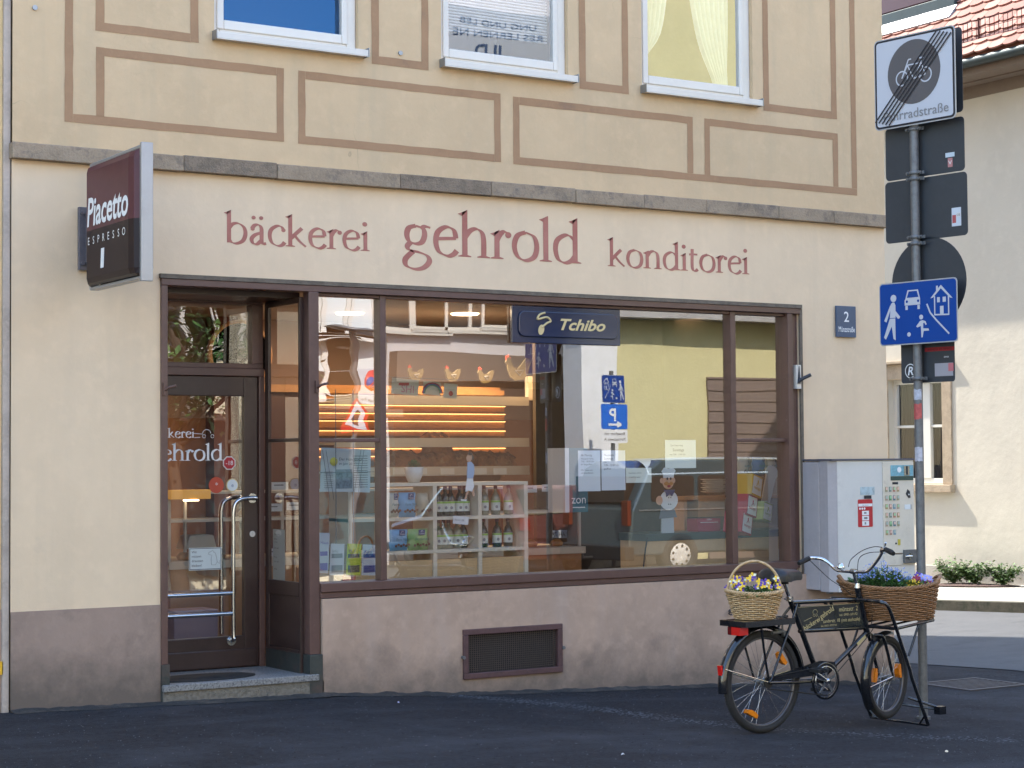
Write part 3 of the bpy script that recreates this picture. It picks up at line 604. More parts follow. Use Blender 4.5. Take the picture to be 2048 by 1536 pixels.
# ------------------------------------------------------------------ cigarette machine
vm = thing("vending_machine", "white and silver cigarette vending machine hung on the wall behind the bicycle", "vending machine", (10.5, -.2, -1.0))
m_vm = mat("pale_grey_enamel", (.64,.635,.61), .35, nz=(3,.06), stain=((.38,.38,.38),4,.62,.9)); m_vs = mat("lilac_grey_enamel", (.42,.39,.40), .45, nz=(4,.12), streak=((.26,.25,.28),.5,7))
vx0, vx1, vy, vz0, vz1 = 10.045, 10.927, -.34, -1.06, -.028
b = MB(); b.box(vx0, vx1, -.19, .0, vz0+.01, vz1-.01); b.build("cabinet", m_vs, vm, .006)
b = MB(); b.prism([(vx0+.005,-.192),(vx0+.005,-.29),(vx0+.055,vy),(vx0+.062,vy),(vx0+.062,-.192)], vz0, vz1, 'z'); b.build("door_edge", m_vs, vm, .004)
b = MB(); b.box(vx0+.0625, vx1, vy, -.192, vz0, vz1); b.build("front_door", m_vm, vm, .004)
b = MB(); b.box(vx0-.005, vx1+.004, vy-.012, .0, vz1+.001, vz1+.014); b.build("top_cover", mat("dark_blue_grey_edge", (.09,.09,.12), .5), vm)
m_pan = mat("cream_panel", (.68,.62,.52), .45, nz=(5,.12), stain=((.4,.33,.26),9,.6,.85))
b = MB(); b.box(10.585, vx1-.006, vy-.008, vy-.0008, vz0+.19, vz1-.012); pn = b.build("selection_panel", m_pan, vm, .002)
cols = [(.35,.32,.2),(.45,.2,.16),(.4,.25,.2),(.45,.33,.25),(.12,.22,.26),(.2,.25,.22),(.4,.3,.15),(.2,.32,.4),(.15,.3,.15)]
k = 0
for r_ in range(6):
    for c_ in range(4):
        if r_ == 5 and c_ == 3: continue
        x = 10.606+c_*.042; z = -.24-r_*.069; b = MB(); b.box(x, x+.024, vy-.013, vy-.0082, z-.04, z)
        b.m = 1; b.box(x+.003, x+.021, vy-.0145, vy-.0132, z-.026, z-.004)
        b.build("selection_button", [mat("button", cols[(k*5+r_) % 9], .4), mat("button_label", tuple(min(1, c*1.6+.1) for c in cols[(k*3+2) % 9]), .5)], vm); k += 1
b = MB(); b.box(10.668, vx1-.012, vy-.011, vy-.0085, -.155, -.068); b.m = 1; b.box(10.668, vx1-.012, vy-.011, vy-.0085, -.19, -.1565)
b.m = 2; b.lathe([(.022,0),(.022,.002)], (10.76,vy-.0135,-.105), 20, 'y'); b.m = 3; b.box(10.81, 10.87, vy-.016, vy-.0112, -.15, -.075); b.m = 4; b.box(10.832, 10.85, vy-.018, vy-.0162, -.145, -.075); b.box(10.686, 10.746, vy-.011, vy-.0083, -.222, -.203)
b.build("coin_panel", [mat("sky_blue_print", (.2,.45,.55), .4, nz=(30,.5)), mat("dark_green_print", (.03,.07,.06), .5), m_wl, m_steel, m_ink], vm)
b = MB(); b.prism([(10.83,-.30),(10.85,-.262),(10.875,-.28),(10.882,-.33),(10.86,-.335)], vy-.0105, vy-.0085); b.m = 1; b.disc((10.862,vy-.014,-.305), .006, .003)
b.build("burnt_mark", [m_ink, m_wl], vm)
b = MB(); b.box(10.815, 10.885, vy-.0105, vy-.0085, -.425, -.385); b.m = 1; b.box(10.882, 10.887, vy-.0115, vy-.0107, -.425, -.385); b.build("small_notice", [m_paper, m_ink], vm)
b = MB(); b.disc((10.715,vy-.012,-.695), .008, .004); b.m = 1; b.box(10.735, 10.762, vy-.0115, vy-.0085, -.71, -.662); b.build("key_lock", [m_ink, mat("yellow_brass", (.5,.42,.05), .4)], vm)
x0, z0, x1, z1 = 10.79, -.855, 10.932, -.748
b = MB(); b.box(x0, x1, vy-.03, vy-.009, z0, z1); b.m = 1; b.disc((10.845, vy-.038, -.80), .026, .008); b.m = 2; b.tube([(10.78,vy-.05,-.80),(10.845,vy-.055,-.80)], .008); b.build("tray_lock", [m_galv, m_chrome, m_chrome], vm, .002)
b = MB(); b.box(10.347, 10.497, vy-.003, vy-.0008, -.302, -.238); b.m = 1; b.box(10.385, 10.462, vy-.0045, vy-.0032, -.332, -.306)
b.m = 2; b.text("?", Tm(10.478, vy-.005, -.268), .022)
b.build("paper_sticker", [mat("torn_paper_print", (.45,.56,.6), .7, nz=(25,.5)), m_ink, m_ink], vm)
b = MB(); b.prism(rrect(10.318, 10.474, -.555, -.336, .010), vy-.003, vy-.0008); b.m = 1; b.box(10.321, 10.470, vy-.0045, vy-.0032, -.392, -.370)
for i, (a, c) in enumerate(((-.462,-.427),(-.503,-.467),(-.545,-.508))): b.box(10.360, 10.432, vy-.0045, vy-.0032, a, c)
for i in range(3): b.lathe([(.009,0),(.009,.0015)], (10.338+.024*i, vy-.0048, -.409), 14, 'y')
b.m = 2; b.text("Bitte bedienen", Tm(10.396, vy-.0055, -.385), .008)
for q in ((10.38,10.405,-.45,-.437),(10.38,10.415,-.493,-.476),(10.385,10.40,-.535,-.517)): b.box(q[0], q[1], vy-.0056, vy-.0047, q[2], q[3])
b.build("red_instruction_sticker", [mat("signal_red_print", (.45,.02,.03), .45), m_wl, m_greyink], vm)
b = MB(); [b.box(10.1+.12*i, 10.13+.12*i, -.25, -.2, vz0-.016, vz0-.001) for i in range(3)]; b.build("mounting_foot", m_galv, vm)

# ------------------------------------------------------------------ traffic sign post
PY_ = -2.2; PX_ = F(1845,1300,PY_)[0]; pz = ground(PX_, PY_)
azn = R(-8.1); uv = Vector((-math.sin(azn), -math.cos(azn), 0)) # left->right in the picture, towards the viewer
uv = Vector((.141, -.990, 0)); nv = Vector((.990, .141, 0))       # nv: away from the viewer, along the street
post = thing("sign_post", "galvanised steel traffic sign post beside the delivery bicycle", "sign post", (PX_, PY_, pz))
b = MB(); b.tube([(PX_,PY_,pz-.1),(PX_,PY_,pz+.02)], .045, 16); b.tube([(PX_,PY_,pz),(PX_,PY_,2.34)], .03, 16); b.build("pole", m_galv, post)
for z in (2.05, 1.765, 1.725, 1.345, 1.302, .44):
    pass
def S(px, py, off=0.0):
    d = ray(px, py); o = Vector((PX_, PY_, 0))+nv*off; t = ((o-CAM).dot(nv))/d.dot(nv); p = CAM+d*t; return ((p-o).dot(uv), p.z)
def clampz(py): return S(1845, py)[1]
for py in (256, 344, 356, 473, 486, 757):
    z = clampz(py); b = MB(); T = Matrix(((uv.x,nv.x,0,PX_),(uv.y,nv.y,0,PY_),(0,0,1,z),(0,0,0,1))); b.T = T
    b.lathe([(.030,-.012),(.036,-.012),(.036,.012),(.030,.012)], (0,0,0), 18)
    b.box(-.062, -.032, -.014, -.006, -.011, .011); b.box(.032, .062, -.014, -.006, -.011, .011); b.box(-.062,-.032,.0,.008,-.011,.011); b.box(.032,.075,.0,.008,-.011,.011)
    for x in (-.048, .048): b.disc((x, -.026, 0), .009, .034, 'y', 8)
    b.build("pole_clamp", m_galv, post)
# stickers on the pole
for (py0, py1, c) in ((778,800,(.5,.52,.6)),(808,838,(.5,.1,.09)),(895,922,(.5,.5,.56))):
    z0, z1 = clampz(py1), clampz(py0); b = MB(); rows = []
    for j in range(2):
        for i in range(6):
            a = R(150+24*i); rows.append((PX_+.0306*math.cos(a), PY_+.0306*math.sin(a), (z0 if j == 0 else z1)+rr.uniform(-.006,.006)))
    b.add(rows, [(i, i+1, 7+i, 6+i) for i in range(5)]); b.build("pole_sticker", mat("pole_sticker", c, .7, nz=(40,.4)), post)
ST = Matrix(((uv.x,nv.x,0,PX_),(uv.y,nv.y,0,PY_),(0,0,1,0),(0,0,0,1)))
m_sback = mat("grey_sign_back", (.045,.052,.062), .45, .3, nz=(3,.15)); m_alu = mat("sign_edge", (.45,.48,.52), .4, .6); m_blue = mat("traffic_blue", (.002,.05,.27), .5, spec=.25); m_sw = mat("sign_white", (.50,.52,.57), .5, spec=.25); m_sgrey = mat("sign_grey", (.095,.09,.095), .4)
def plate(name, label, x0, x1, z0, z1, off, m, cat="traffic sign", r=.03, t=.003):
    b = MB(); b.T = ST; b.prism(rrect(x0, x1, z0, z1, r), off, off+t); o = b.build(name, m); return tag(o, label, cat) if label else o
def part_of(o, b, name, m, **k): c = b.build(name, m, o, **k); return c
# 1) end of bicycle street
x0 = S(1750,170,-.045)[0]; x1 = S(1912,150,-.045)[0]; zt2 = S(1830,66,-.045)[1]; zb2 = S(1840,248,-.045)[1]
y_ = -.05
s1 = plate("bicycle_street_end_sign", "square white sign Fahrradstraße with a grey bicycle disc struck through by five bars", x0, x1, zb2, zt2, y_, m_alu, r=.035, t=.004)
W1, H1 = x1-x0, zt2-zb2
b = MB(); b.T = ST; b.prism(rrect(x0+.008, x1-.008, zb2+.008, zt2-.008, .03), y_-.0015, y_-.0003); b.m = 1; b.prism(rrect(x0+.022, x1-.022, zb2+.022, zt2-.022, .02), y_-.0030, y_-.0017)
b.m = 2; cx = (x0+x1)/2; cz = zt2-H1*.42; rd = W1*.325
b.prism([(cx+rd*math.cos(i*.1496), cz+rd*math.sin(i*.1496)) for i in range(42)], y_-.0045, y_-.0032); yi = y_-.0062
b.m = 1
def ring(mb, a, c, r, w, y, n=28, flat=True):
    for i in range(n):
        t0, t1 = 2*math.pi*i/n, 2*math.pi*(i+1)/n
        mb.quad((a+r*math.cos(t0),y,c+r*math.sin(t0)),(a+r*math.cos(t1),y,c+r*math.sin(t1)),(a+(r-w)*math.cos(t1),y,c+(r-w)*math.sin(t1)),(a+(r-w)*math.cos(t0),y,c+(r-w)*math.sin(t0)))
def bar(mb, p, q, w, y):
    d = Vector((q[0]-p[0], 0, q[1]-p[1])).normalized()*1; nx, nz_ = -d.z*w/2, d.x*w/2
    mb.quad((p[0]+nx,y,p[1]+nz_),(q[0]+nx,y,q[1]+nz_),(q[0]-nx,y,q[1]-nz_),(p[0]-nx,y,p[1]-nz_))
u1 = W1
for dx in (-.145, .145): ring(b, cx+dx*u1, cz-.05*u1, .078*u1, .014*u1, yi)
for k, (p, q) in enumerate((((-.145,-.05),(-.075,.075)),((-.075,.075),(.095,.075)),((.095,.075),(.0,-.07)),((.0,-.07),(-.075,.075)),((.0,-.07),(.145,-.05)),((.145,-.05),(.095,.075)),((-.145,-.05),(-.06,.13)),((-.06,.13),(-.025,.13)),((.07,.125),(.13,.125)),((.1,.12),(.095,.075)))):
    bar(b, (cx+p[0]*u1, cz+p[1]*u1), (cx+q[0]*u1, cz+q[1]*u1), .013*u1, yi-.0002*(k+1))
b.m = 3; b.text("Fahrradstraße", Tm(cx+.01, y_-.0065, zb2+.065*W1+.008), .048*W1/.5, width=W1*.80, bold=.006)
b.m = 0
for k in range(5):
    e = (k-2)*.043*W1; bar(b, (x0+.10*W1+e, zb2+.06*W1-e*.3), (x1-.12*W1+e, zt2-.05*W1-e*.3), .016*W1, y_-.0095-.0002*k)
part_of(s1, b, "sign_face", [mat("sign_black", (.012,.014,.022), .35), m_sw, m_sgrey, m_greyink])
# plates seen from behind
def back(name, label, px0, py0, px1, py1, off=.045, r=.03):
    a = S(px0, (py0+py1)/2, off)[0]; c = S(px1, (py0+py1)/2, off)[0]; return plate(name, label, a, c, S((px0+px1)/2, py1, off)[1], S((px0+px1)/2, py0, off)[1], off, m_sback, r=r)
q1 = back("square_sign", "dark back of the square sign peeking out behind the top white sign", 1778, 68, 1925, 236, .06)
q2 = back("rectangular_sign", "dark rectangular sign back just below the struck-through bicycle sign", 1771, 245, 1929, 352)
q3 = back("square_sign", "dark square sign back above the round sign back", 1771, 354, 1935, 479)
off = .045; cx, cz = S(1857, 565, off); b = MB(); b.T = ST; r3 = (S(1932,560,off)[0]-S(1783,570,off)[0])/2
b.prism([(cx+r3*math.cos(i*.1309), cz+r3*math.sin(i*.1309)) for i in range(48)], off, off+.003); tag(b.build("round_sign_back", m_sback), "dark round sign back behind the blue traffic calming sign", "traffic sign")
q5 = back("small_sign", "small dark sign back covered in stickers under the blue sign", 1802, 640, 1909, 765, .045, .02)
# stickers on the backs
def stk(par, px0, py0, px1, py1, off, col, name="sticker", txt=None, tc=None, n4=None):
    a, zb_ = S(px0, py1, off); c, zt3 = S(px1, py0, off); zb_ = S((px0+px1)/2, py1, off)[1]; zt3 = S((px0+px1)/2, py0, off)[1]
    b = MB(); b.T = ST; b.box(a, c, off-.0012, off-.0003, zb_, zt3)
    if txt: b.m = 1; b.text(txt, Tm((a+c)/2, off-.0022, zb_+(zt3-zb_)*.3), (zt3-zb_)*.45, width=(c-a)*.8)
    b.build(name, [mat(name, col, .6), mat(name+"_text", tc or (.05,.05,.05), .6)], par)
stk(q2, 1891, 305, 1909, 314, .045, (.5,.58,.65)); stk(q2, 1896, 316, 1905, 334, .045, (.45,.2,.2), txt="V", tc=(.7,.7,.7))
stk(q3, 1904, 415, 1922, 452, .045, (.55,.6,.66)); stk(q3, 1905, 430, 1912, 446, .0437, (.4,.08,.08)); stk(q3, 1913, 425, 1921, 434, .0437, (.6,.6,.6), txt="CE")
stk(q5, 1870, 726, 1906, 752, .045, (.33,.32,.35)); stk(q5, 1897, 726, 1907, 742, .0437, (.5,.15,.17)); stk(q5, 1850, 694, 1909, 702, .045, (.25,.01,.015), txt="BANDA DI AMICI", tc=(.03,.0,.0)); stk(q5, 1887, 708, 1899, 718, .0437, (.04,.04,.045), txt="ono", tc=(.7,.7,.7))
off = .045; a, c = S(1821, 742, off); b = MB(); b.T = ST
b.prism([(a+.05*math.cos(i*.2618)*.9, c+.05*math.sin(i*.2618)) for i in range(24)], off-.0012, off-.0003); b.m = 1; b.prism([(a+.043*math.cos(i*.2618)*.9, c+.043*math.sin(i*.2618)) for i in range(24)], off-.0022, off-.0014); b.m = 0; b.text("R", Tm(a, off-.0035, c-.028), .058, shear=.2, bold=.03)
b.build("round_sticker", [m_wl, m_ink], q5)
# 2) blue traffic calming sign on the front
x0 = S(1760,625,-.045)[0]; x1 = S(1916,615,-.045)[0]; zt2 = S(1838,561,-.045)[1]; zb2 = S(1838,688,-.045)[1]; y_ = -.05
def calm_sign(name, label, x0, x1, zb2, zt2, y_, TT, mb_=None):
    b = MB(); b.T = TT; b.prism(rrect(x0, x1, zb2, zt2, .028), y_, y_+.003); o = tag(b.build(name, m_alu), label, "traffic sign")
    b = MB(); b.T = TT; b.prism(rrect(x0+.008, x1-.008, zb2+.008, zt2-.008, .024), y_-.0015, y_-.0003); b.m = 1; W, H = x1-x0, zt2-zb2; y = y_-.003
    def P(pts, k=0): b.add([(x0+a*W, y-.0003*k, zb2+c*H) for a, c in pts], [tuple(range(len(pts)))])
    def circ(a, c, r, k=0): P([(a+r*math.cos(i*.314)*H/W, c+r*math.sin(i*.314)) for i in range(20)], k)
    # adult
    circ(.19,.75,.058); P([(.155,.66),(.175,.685),(.2,.685),(.215,.64),(.215,.44),(.14,.44)], 1); P([(.15,.65),(.16,.6),(.095,.375),(.065,.40)], 2); P([(.205,.62),(.215,.55),(.275,.45),(.265,.425),(.245,.42),(.2,.5)], 3)
    P([(.14,.43),(.19,.43),(.185,.36),(.085,.10),(.06,.135)], 4); P([(.17,.43),(.212,.43),(.213,.08),(.185,.105),(.165,.3)], 5)
    # car
    P([(.345,.72),(.375,.86),(.51,.86),(.535,.72),(.535,.62),(.335,.62),(.335,.70)]); 
    b.m = 0; P([(.365,.74),(.39,.84),(.495,.84),(.515,.74)], 2); circ(.365,.68,.022,2); circ(.51,.68,.022,2); b.m = 1; P([(.345,.615),(.375,.615),(.375,.55),(.345,.55)]); P([(.50,.615),(.53,.615),(.53,.55),(.50,.55)])
    # child and ball
    circ(.545,.42,.038); P([(.53,.36),(.565,.37),(.60,.35),(.615,.30),(.60,.29),(.585,.33),(.57,.32),(.57,.24),(.635,.235),(.645,.2),(.575,.2),(.56,.1),(.545,.1),(.54,.28),(.495,.26),(.48,.28)], 1); circ(.385,.16,.035)
    # kerb and house
    for k, (p, q) in enumerate((((.62,.62),(.66,.48)),((.66,.48),(.735,.36)),((.735,.36),(.895,.13)))): bar(b, (x0+p[0]*W, zb2+p[1]*H), (x0+q[0]*W, zb2+q[1]*H), .018*W, y-.0003*k)
    P([(.72,.75),(.70,.735),(.80,.87),(.94,.70),(.98,.715),(.80,.91),(.77,.885),(.77,.905),(.745,.905),(.745,.85)][::-1] if False else [(.665,.70),(.80,.90),(.945,.68),(.91,.69),(.80,.845),(.70,.71)], 1)
    P([(.74,.80),(.765,.83),(.765,.89),(.74,.89)], 3)
    for k, (p, q) in enumerate((((.72,.44),(.72,.73)),((.895,.42),(.895,.72)),((.715,.44),(.90,.43)))): bar(b, (x0+p[0]*W, zb2+p[1]*H), (x0+q[0]*W, zb2+q[1]*H), .015*W, y-.0003*(k+4))
    P([(.75,.63),(.785,.63),(.785,.71),(.75,.71)]); P([(.82,.63),(.86,.63),(.86,.71),(.82,.71)]); P([(.785,.445),(.83,.445),(.83,.57),(.785,.57)])
    b.build("sign_face", [m_blue, m_sw], o); return o
calm_sign("traffic_calming_sign", "blue traffic calming sign with walking adult, car, child with ball and house", x0, x1, zb2, zt2, y_, ST)

# ------------------------------------------------------------------ delivery bicycle
BR = R(4); BX, BY = 7.50, -2.47; bz = ground(7.5,-2.47)
bike = thing("delivery_bicycle", "old black delivery bicycle on its front stand with baskets and a gilt lettered plate", "bicycle", (BX, BY, bz), BR, world=False)
m_bk = mat("black_bicycle_enamel", (.008,.009,.012), .18, coat=.6, nz=(9,.3)); m_ty = mat("tyre_rubber", (.022,.021,.021), .85, nz=(30,.4), bump=(200,.5,.003))
m_alum = mat("rim_aluminium", (.10,.10,.11), .35, .8); m_or = mat("orange_reflector", (.75,.22,.01), .25, nz=(60,.3)); m_rd = mat("red_reflector", (.6,.015,.01), .2, coat=.5); m_gold = mat("gold_lettering", (.52,.43,.22), .5)
def wheel(name_, s, h, Rr, par, TT=None, refl=((250, 1),(35, 1)), hubw=.05):
    b = MB(); b.T = TT; n = 56; c = (s, 0, h)
    def circ(r, w=0): return [(s+r*math.cos(2*math.pi*i/n), w, h+r*math.sin(2*math.pi*i/n)) for i in range(n)]
    hub_ = MB(); hub_.T = TT; hub_.lathe([(.012,-.055),(.014,-.03),(.024,-.03),(.024,-.025),(.014,-.024),(.014,.024),(.024,.025),(.024,.03),(.012,.055)], c, 16, 'y')
    wo = hub_.build(name_, m_galv, par); wo['label'] = name_.replace('_', ' ')
    b.tube(circ(Rr-.0235), .0235, 10, True)
    for i in range(n*2):
        a = math.pi*i/n
        for w in (-.013, .0, .013):
            b.add([(s+(Rr-.0015-abs(w)*.25)*math.cos(a+d), w+e, h+(Rr-.0015-abs(w)*.25)*math.sin(a+d)) for d, e in ((-.012,-.005),(.012,-.005),(.012,.005),(-.012,.005))]+[(s+(Rr+.002-abs(w)*.25)*math.cos(a), w, h+(Rr+.002-abs(w)*.25)*math.sin(a))], [(0,1,4),(1,2,4),(2,3,4),(3,0,4)])
    b.build("tyre", m_ty, wo)
    b = MB(); b.T = TT; b.lathe([(Rr-.038,-.012),(Rr-.036,-.014),(Rr-.052,-.010),(Rr-.055,0),(Rr-.052,.010),(Rr-.036,.014),(Rr-.038,.012)], c, n, 'y', cap=False); b.build("rim", m_alum, wo)
    b = MB(); b.T = TT
    for i in range(32):
        a = 2*math.pi*i/32; sd_ = 1 if i % 2 else -1; off = (1 if (i//2) % 2 else -1)*1.2; ah = a+off
        b.tube([(s+.022*math.cos(ah), sd_*.026, h+.022*math.sin(ah)), (s+(Rr-.05)*math.cos(a), sd_*.003, h+(Rr-.05)*math.sin(a))], .0011, 4, cap=False)
    b.build("spokes", m_chrome, wo)
    for a, k in refl:
        b = MB(); T2 = (TT or Matrix()) @ Matrix.Translation((s+(Rr-.10)*math.cos(R(a)), -.012, h+(Rr-.10)*math.sin(R(a)))) @ Matrix.Rotation(R(-a+90), 4, 'Y'); b.T = T2
        b.prism([(-.045,-.012),(-.02,-.022),(.02,-.022),(.045,-.012),(.045,.01),(-.045,.01)], -.006, .03); b.build("spoke_reflector", m_or, wo)
    return wo
RW = (.04, .315, .315); FW = (1.15, .258, .268)
wheel("rear_wheel", *RW, bike, refl=((243,1),(38,1)))
STR = Matrix.Translation((FW[0], 0, 0)) @ Matrix.Rotation(R(14), 4, 'Z') @ Matrix.Translation((-FW[0], 0, 0))
wheel("front_wheel", *FW, bike, STR, refl=((10,1),(170,1)))
def P3(s, h, w=0): return (s, w, h)
b = MB()
b.tube([P3(.285,.815), P3(.535,.30)], .0175, 12); b.tube([P3(.295,.785), P3(.935,.775)], .013, 10); b.tube([P3(.365,.604), P3(.985,.59)], .013, 10)
b.tube([P3(.895,.855), P3(.985,.535)], .021, 12); b.tube([P3(.975,.56), P3(.55,.295)], .0165, 12); b.lathe([(.022,-.04),(.022,.04)], (.54,0,.287), 16, 'y')
for w in (-1, 1):
    b.tube([P3(.33,.775,w*.02), P3(.27,.70,w*.045), P3(.06,.33,w*.06), P3(.04,.315,w*.06)], .009, 8); b.tube([P3(.52,.285,w*.03), P3(.3,.295,w*.05), P3(.04,.312,w*.06)], .010, 8)
b.build("frame", m_bk, bike)
# name plate between the two top tubes
TL, TRr, BL, BRr = (.335,.757), (.925,.75), (.40,.612), (.958,.605)
b = MB(); b.prism([BL, BRr, TRr, TL], -.006, .004)
for s_, h_ in ((.36,.765),(.6,.765),(.88,.762),(.46,.603),(.68,.6),(.9,.597)): b.disc((s_,-.014,h_), .007, .02)
npl = b.build("name_plate", mat("black_plate", (.012,.014,.014), .25, coat=.4, nz=(6,.6), col2=(.03,.035,.03)), bike)
b = MB(); an = R(-24)
b.text("bäckerei", Tm(.475, -.009, .632, 0, 0, an*.9), .034, width=.15, bold=.01); b.text("gehrold", Tm(.612, -.009, .694, 0, 0, an), .036, width=.13, bold=.012)
b.text("münzstr. 2", Tm(.80, -.009, .708), .030, width=.17, bold=.01); b.text("tel. 0931-57172", Tm(.80, -.009, .679), .015, width=.165)
b.text("sanderstr. 18", Tm(.645, -.009, .644), .022, width=.15, bold=.006); b.text("(mit stehcafe)", Tm(.82, -.009, .642), .022, width=.17, bold=.006); b.text("tel. 0931-571716", Tm(.62, -.009, .620), .012, width=.14)
b.tube([(.5+.02*math.cos(t), -.009, .715+.018*math.sin(t)) for t in [i*.4-.3 for i in range(11)]], .0012, 4); b.tube([(.47,-.009,.685),(.40,-.009,.665)], .0012, 4)
for c in (.49,.512): b.tube([(c+.008*math.cos(t), -.009, .697+.008*math.sin(t)) for t in [i*.7 for i in range(10)]], .0012, 4)
b.box(.355, .925, -.0085, -.0065, .752, .7535); b.build("plate_lettering", m_gold, npl)
b = MB(); b.T = Matrix.Translation((.905,-.0185,.515)) @ Matrix.Rotation(R(-32), 4, 'Y'); b.box(-.045,.045,-.002,0,-.010,.010); b.build("maker_badge", m_gold, bike)
b = MB(); b.tube([P3(.285,.815), P3(.235,.93)], .013, 12); b.lathe([(.024,-.016),(.024,.012)], (.285,0,.812), 12); b.tube([P3(.27,.81,-.03), P3(.27,.81,.03)], .006); b.build("seat_post", m_steel, bike)
# saddle
b = MB(); rings = []
prof = [(-.127,.05,.945,.012),(-.118,.08,.985,.045),(-.09,.10,1.006,.06),(-.05,.115,1.01,.062),(0,.105,1.003,.06),(.06,.058,.998,.055),(.12,.034,.993,.05),(.165,.026,.985,.045),(.188,.014,.965,.02)]
n = 18; V = []
for k, (s_, hw, _, dp) in enumerate(prof):
    top = _
    for j in range(n):
        a = math.pi*j/(n-1); V.append((.20+s_, hw*math.cos(a), top-dp*1.35+dp*1.35*math.sin(a)**.55))
b.add(V, [(k*n+j, k*n+j+1, (k+1)*n+j+1, (k+1)*n+j) for k in range(len(prof)-1) for j in range(n-1)], True)
b.add(V[:n], [tuple(range(n))]); b.add(V[-n:], [tuple(range(n))])
b.build("saddle", mat("black_leather", (.008,.009,.011), .42, bump=(80,.15,.003)), bike)
b = MB()
for w in (-.05, 0.05):
    b.tube(spline([(.12,w,.945),(.17,w*.6,.92),(.26,w*.6,.925),(.35,w*.3,.955)], 5), .005)
    b.tube([(.13+.014*math.cos(t*1.0), w+.014*math.sin(t*1.0), .90+.003*t) for t in range(19)], .003, 5)
b.box(.20,.25,-.03,.03,.905,.94); b.build("saddle_springs", m_black, bike)
# mudguards
def guard(par, s, h, r, a0, a1, w, TT=None, name="mudguard"):
    b = MB(); b.T = TT; n = 36; V = []
    for i in range(n+1):
        a = R(a0+(a1-a0)*i/n)
        for dw, dr in ((-w,-.022),(-w*.85,-.006),(-w*.4,.002),(0,.004),(w*.4,.002),(w*.85,-.006),(w,-.022)): V.append((s+(r+dr)*math.cos(a), dw, h+(r+dr)*math.sin(a)))
    b.add(V, [(i*7+j, i*7+j+1, i*7+8+j, i*7+7+j) for i in range(n) for j in range(6)], True); return b.build(name, m_bk, par)
guard(bike, RW[0], RW[1], .350, 8, 188, .032); guard(bike, FW[0], FW[1], .300, 78, 218, .030, STR)
b = MB()
for w in (-.045, .045): b.tube([(RW[0], w*1.3, RW[1]), (RW[0]-.335, w*.75, RW[1]+.10)], .0045, 6)
b.build("mudguard_stay", m_chrome, bike)
b = MB(); b.T = STR
for w in (-.045, .045): b.tube([(FW[0], w*1.2, FW[1]+.01), (FW[0]-.27, w*.7, FW[1]-.035)], .0045, 6)
b.build("mudguard_stay", m_chrome, bike)
# fork, stem, handlebar
b = MB(); b.T = STR; b.lathe([(.02,-.02),(.02,.02)], (1.0,0,.53), 12)
for w in (-1, 1): b.tube(spline([(.985,w*.01,.545),(1.02,w*.05,.535),(1.07,w*.052,.45),(1.12,w*.052,.33),(1.15,w*.052,.262)], 6), [.011]*20+[.007]*5, 8)
b.build("fork", m_bk, bike)
b = MB(); b.tube([P3(.895,.86), P3(.862,.955)], .012, 12); b.lathe([(.017,-.02),(.017,.02)], (.862,0,.957), 14, 'y'); b.lathe([(.022,0),(.018,.03)], (.895,0,.85), 12); b.build("stem", m_steel, bike)
hb = spline([(.70,.285,1.025),(.79,.30,1.035),(.865,.26,1.02),(.87,.17,.965),(.862,.10,.955),(.862,-.08,.957),(.86,-.14,.975),(.855,-.22,1.045),(.852,-.27,1.105),(.845,-.31,1.105),(.83,-.36,1.09)], 8)
b = MB(); b.tube(hb, .0105, 12); b.build("handlebar", m_chrome, bike)
b = MB(); b.tube([(.645,.275,1.005),(.655,.277,1.01),(.76,.297,1.032)], [.013,.0165,.0165], 14); b.build("handlebar_grip", m_black, bike)
b = MB(); b.tube([(.853,-.285,1.108),(.835,-.345,1.094),(.825,-.375,1.085)], [.0155,.018,.014], 14); b.build("handlebar_grip", m_black, bike)
b = MB(); b.lathe([(0,.03),(.012,.029),(.024,.02),(.029,.004),(.029,0),(.02,-.006),(0,-.006)], (.865,.115,.975), 18); b.tube([(.865,.15,.975),(.865,.17,.98)], .004); b.build("bell", m_chrome, bike)
b = MB(); b.lathe([(.018,-.012),(.018,.012)], (.855,-.262,1.10), 12, 'y'); b.tube([(.855,-.27,1.11),(.85,-.29,1.15)], [.003,.006], 8); b.tube([(.87,-.25,1.095),(.885,-.31,1.08),(.88,-.40,1.085)], .005, 8); b.build("brake_lever", m_chrome, bike)
b = MB()
b.tube(spline([(.855,-.255,1.12),(.87,-.17,1.12),(.89,-.05,1.09),(.905,.06,1.03),(.91,.09,.98)], 8), .0025, 6); b.tube(spline([(.86,-.245,1.09),(.88,-.12,1.08),(.90,-.02,1.045),(.91,.01,.97),(.90,.0,.86)], 8), .0025, 6)
b.tube(spline([(.78,.31,1.02),(.85,.2,.90),(.88,.12,.85),(.90,.06,.80)], 6), .0025, 6); b.tube(spline([(.92,.02,.86),(.99,-.03,.78),(.99,-.03,.62),(.98,-.02,.55),(.6,-.02,.27)], 6), .0025, 6); b.build("brake_cable", m_black, bike)
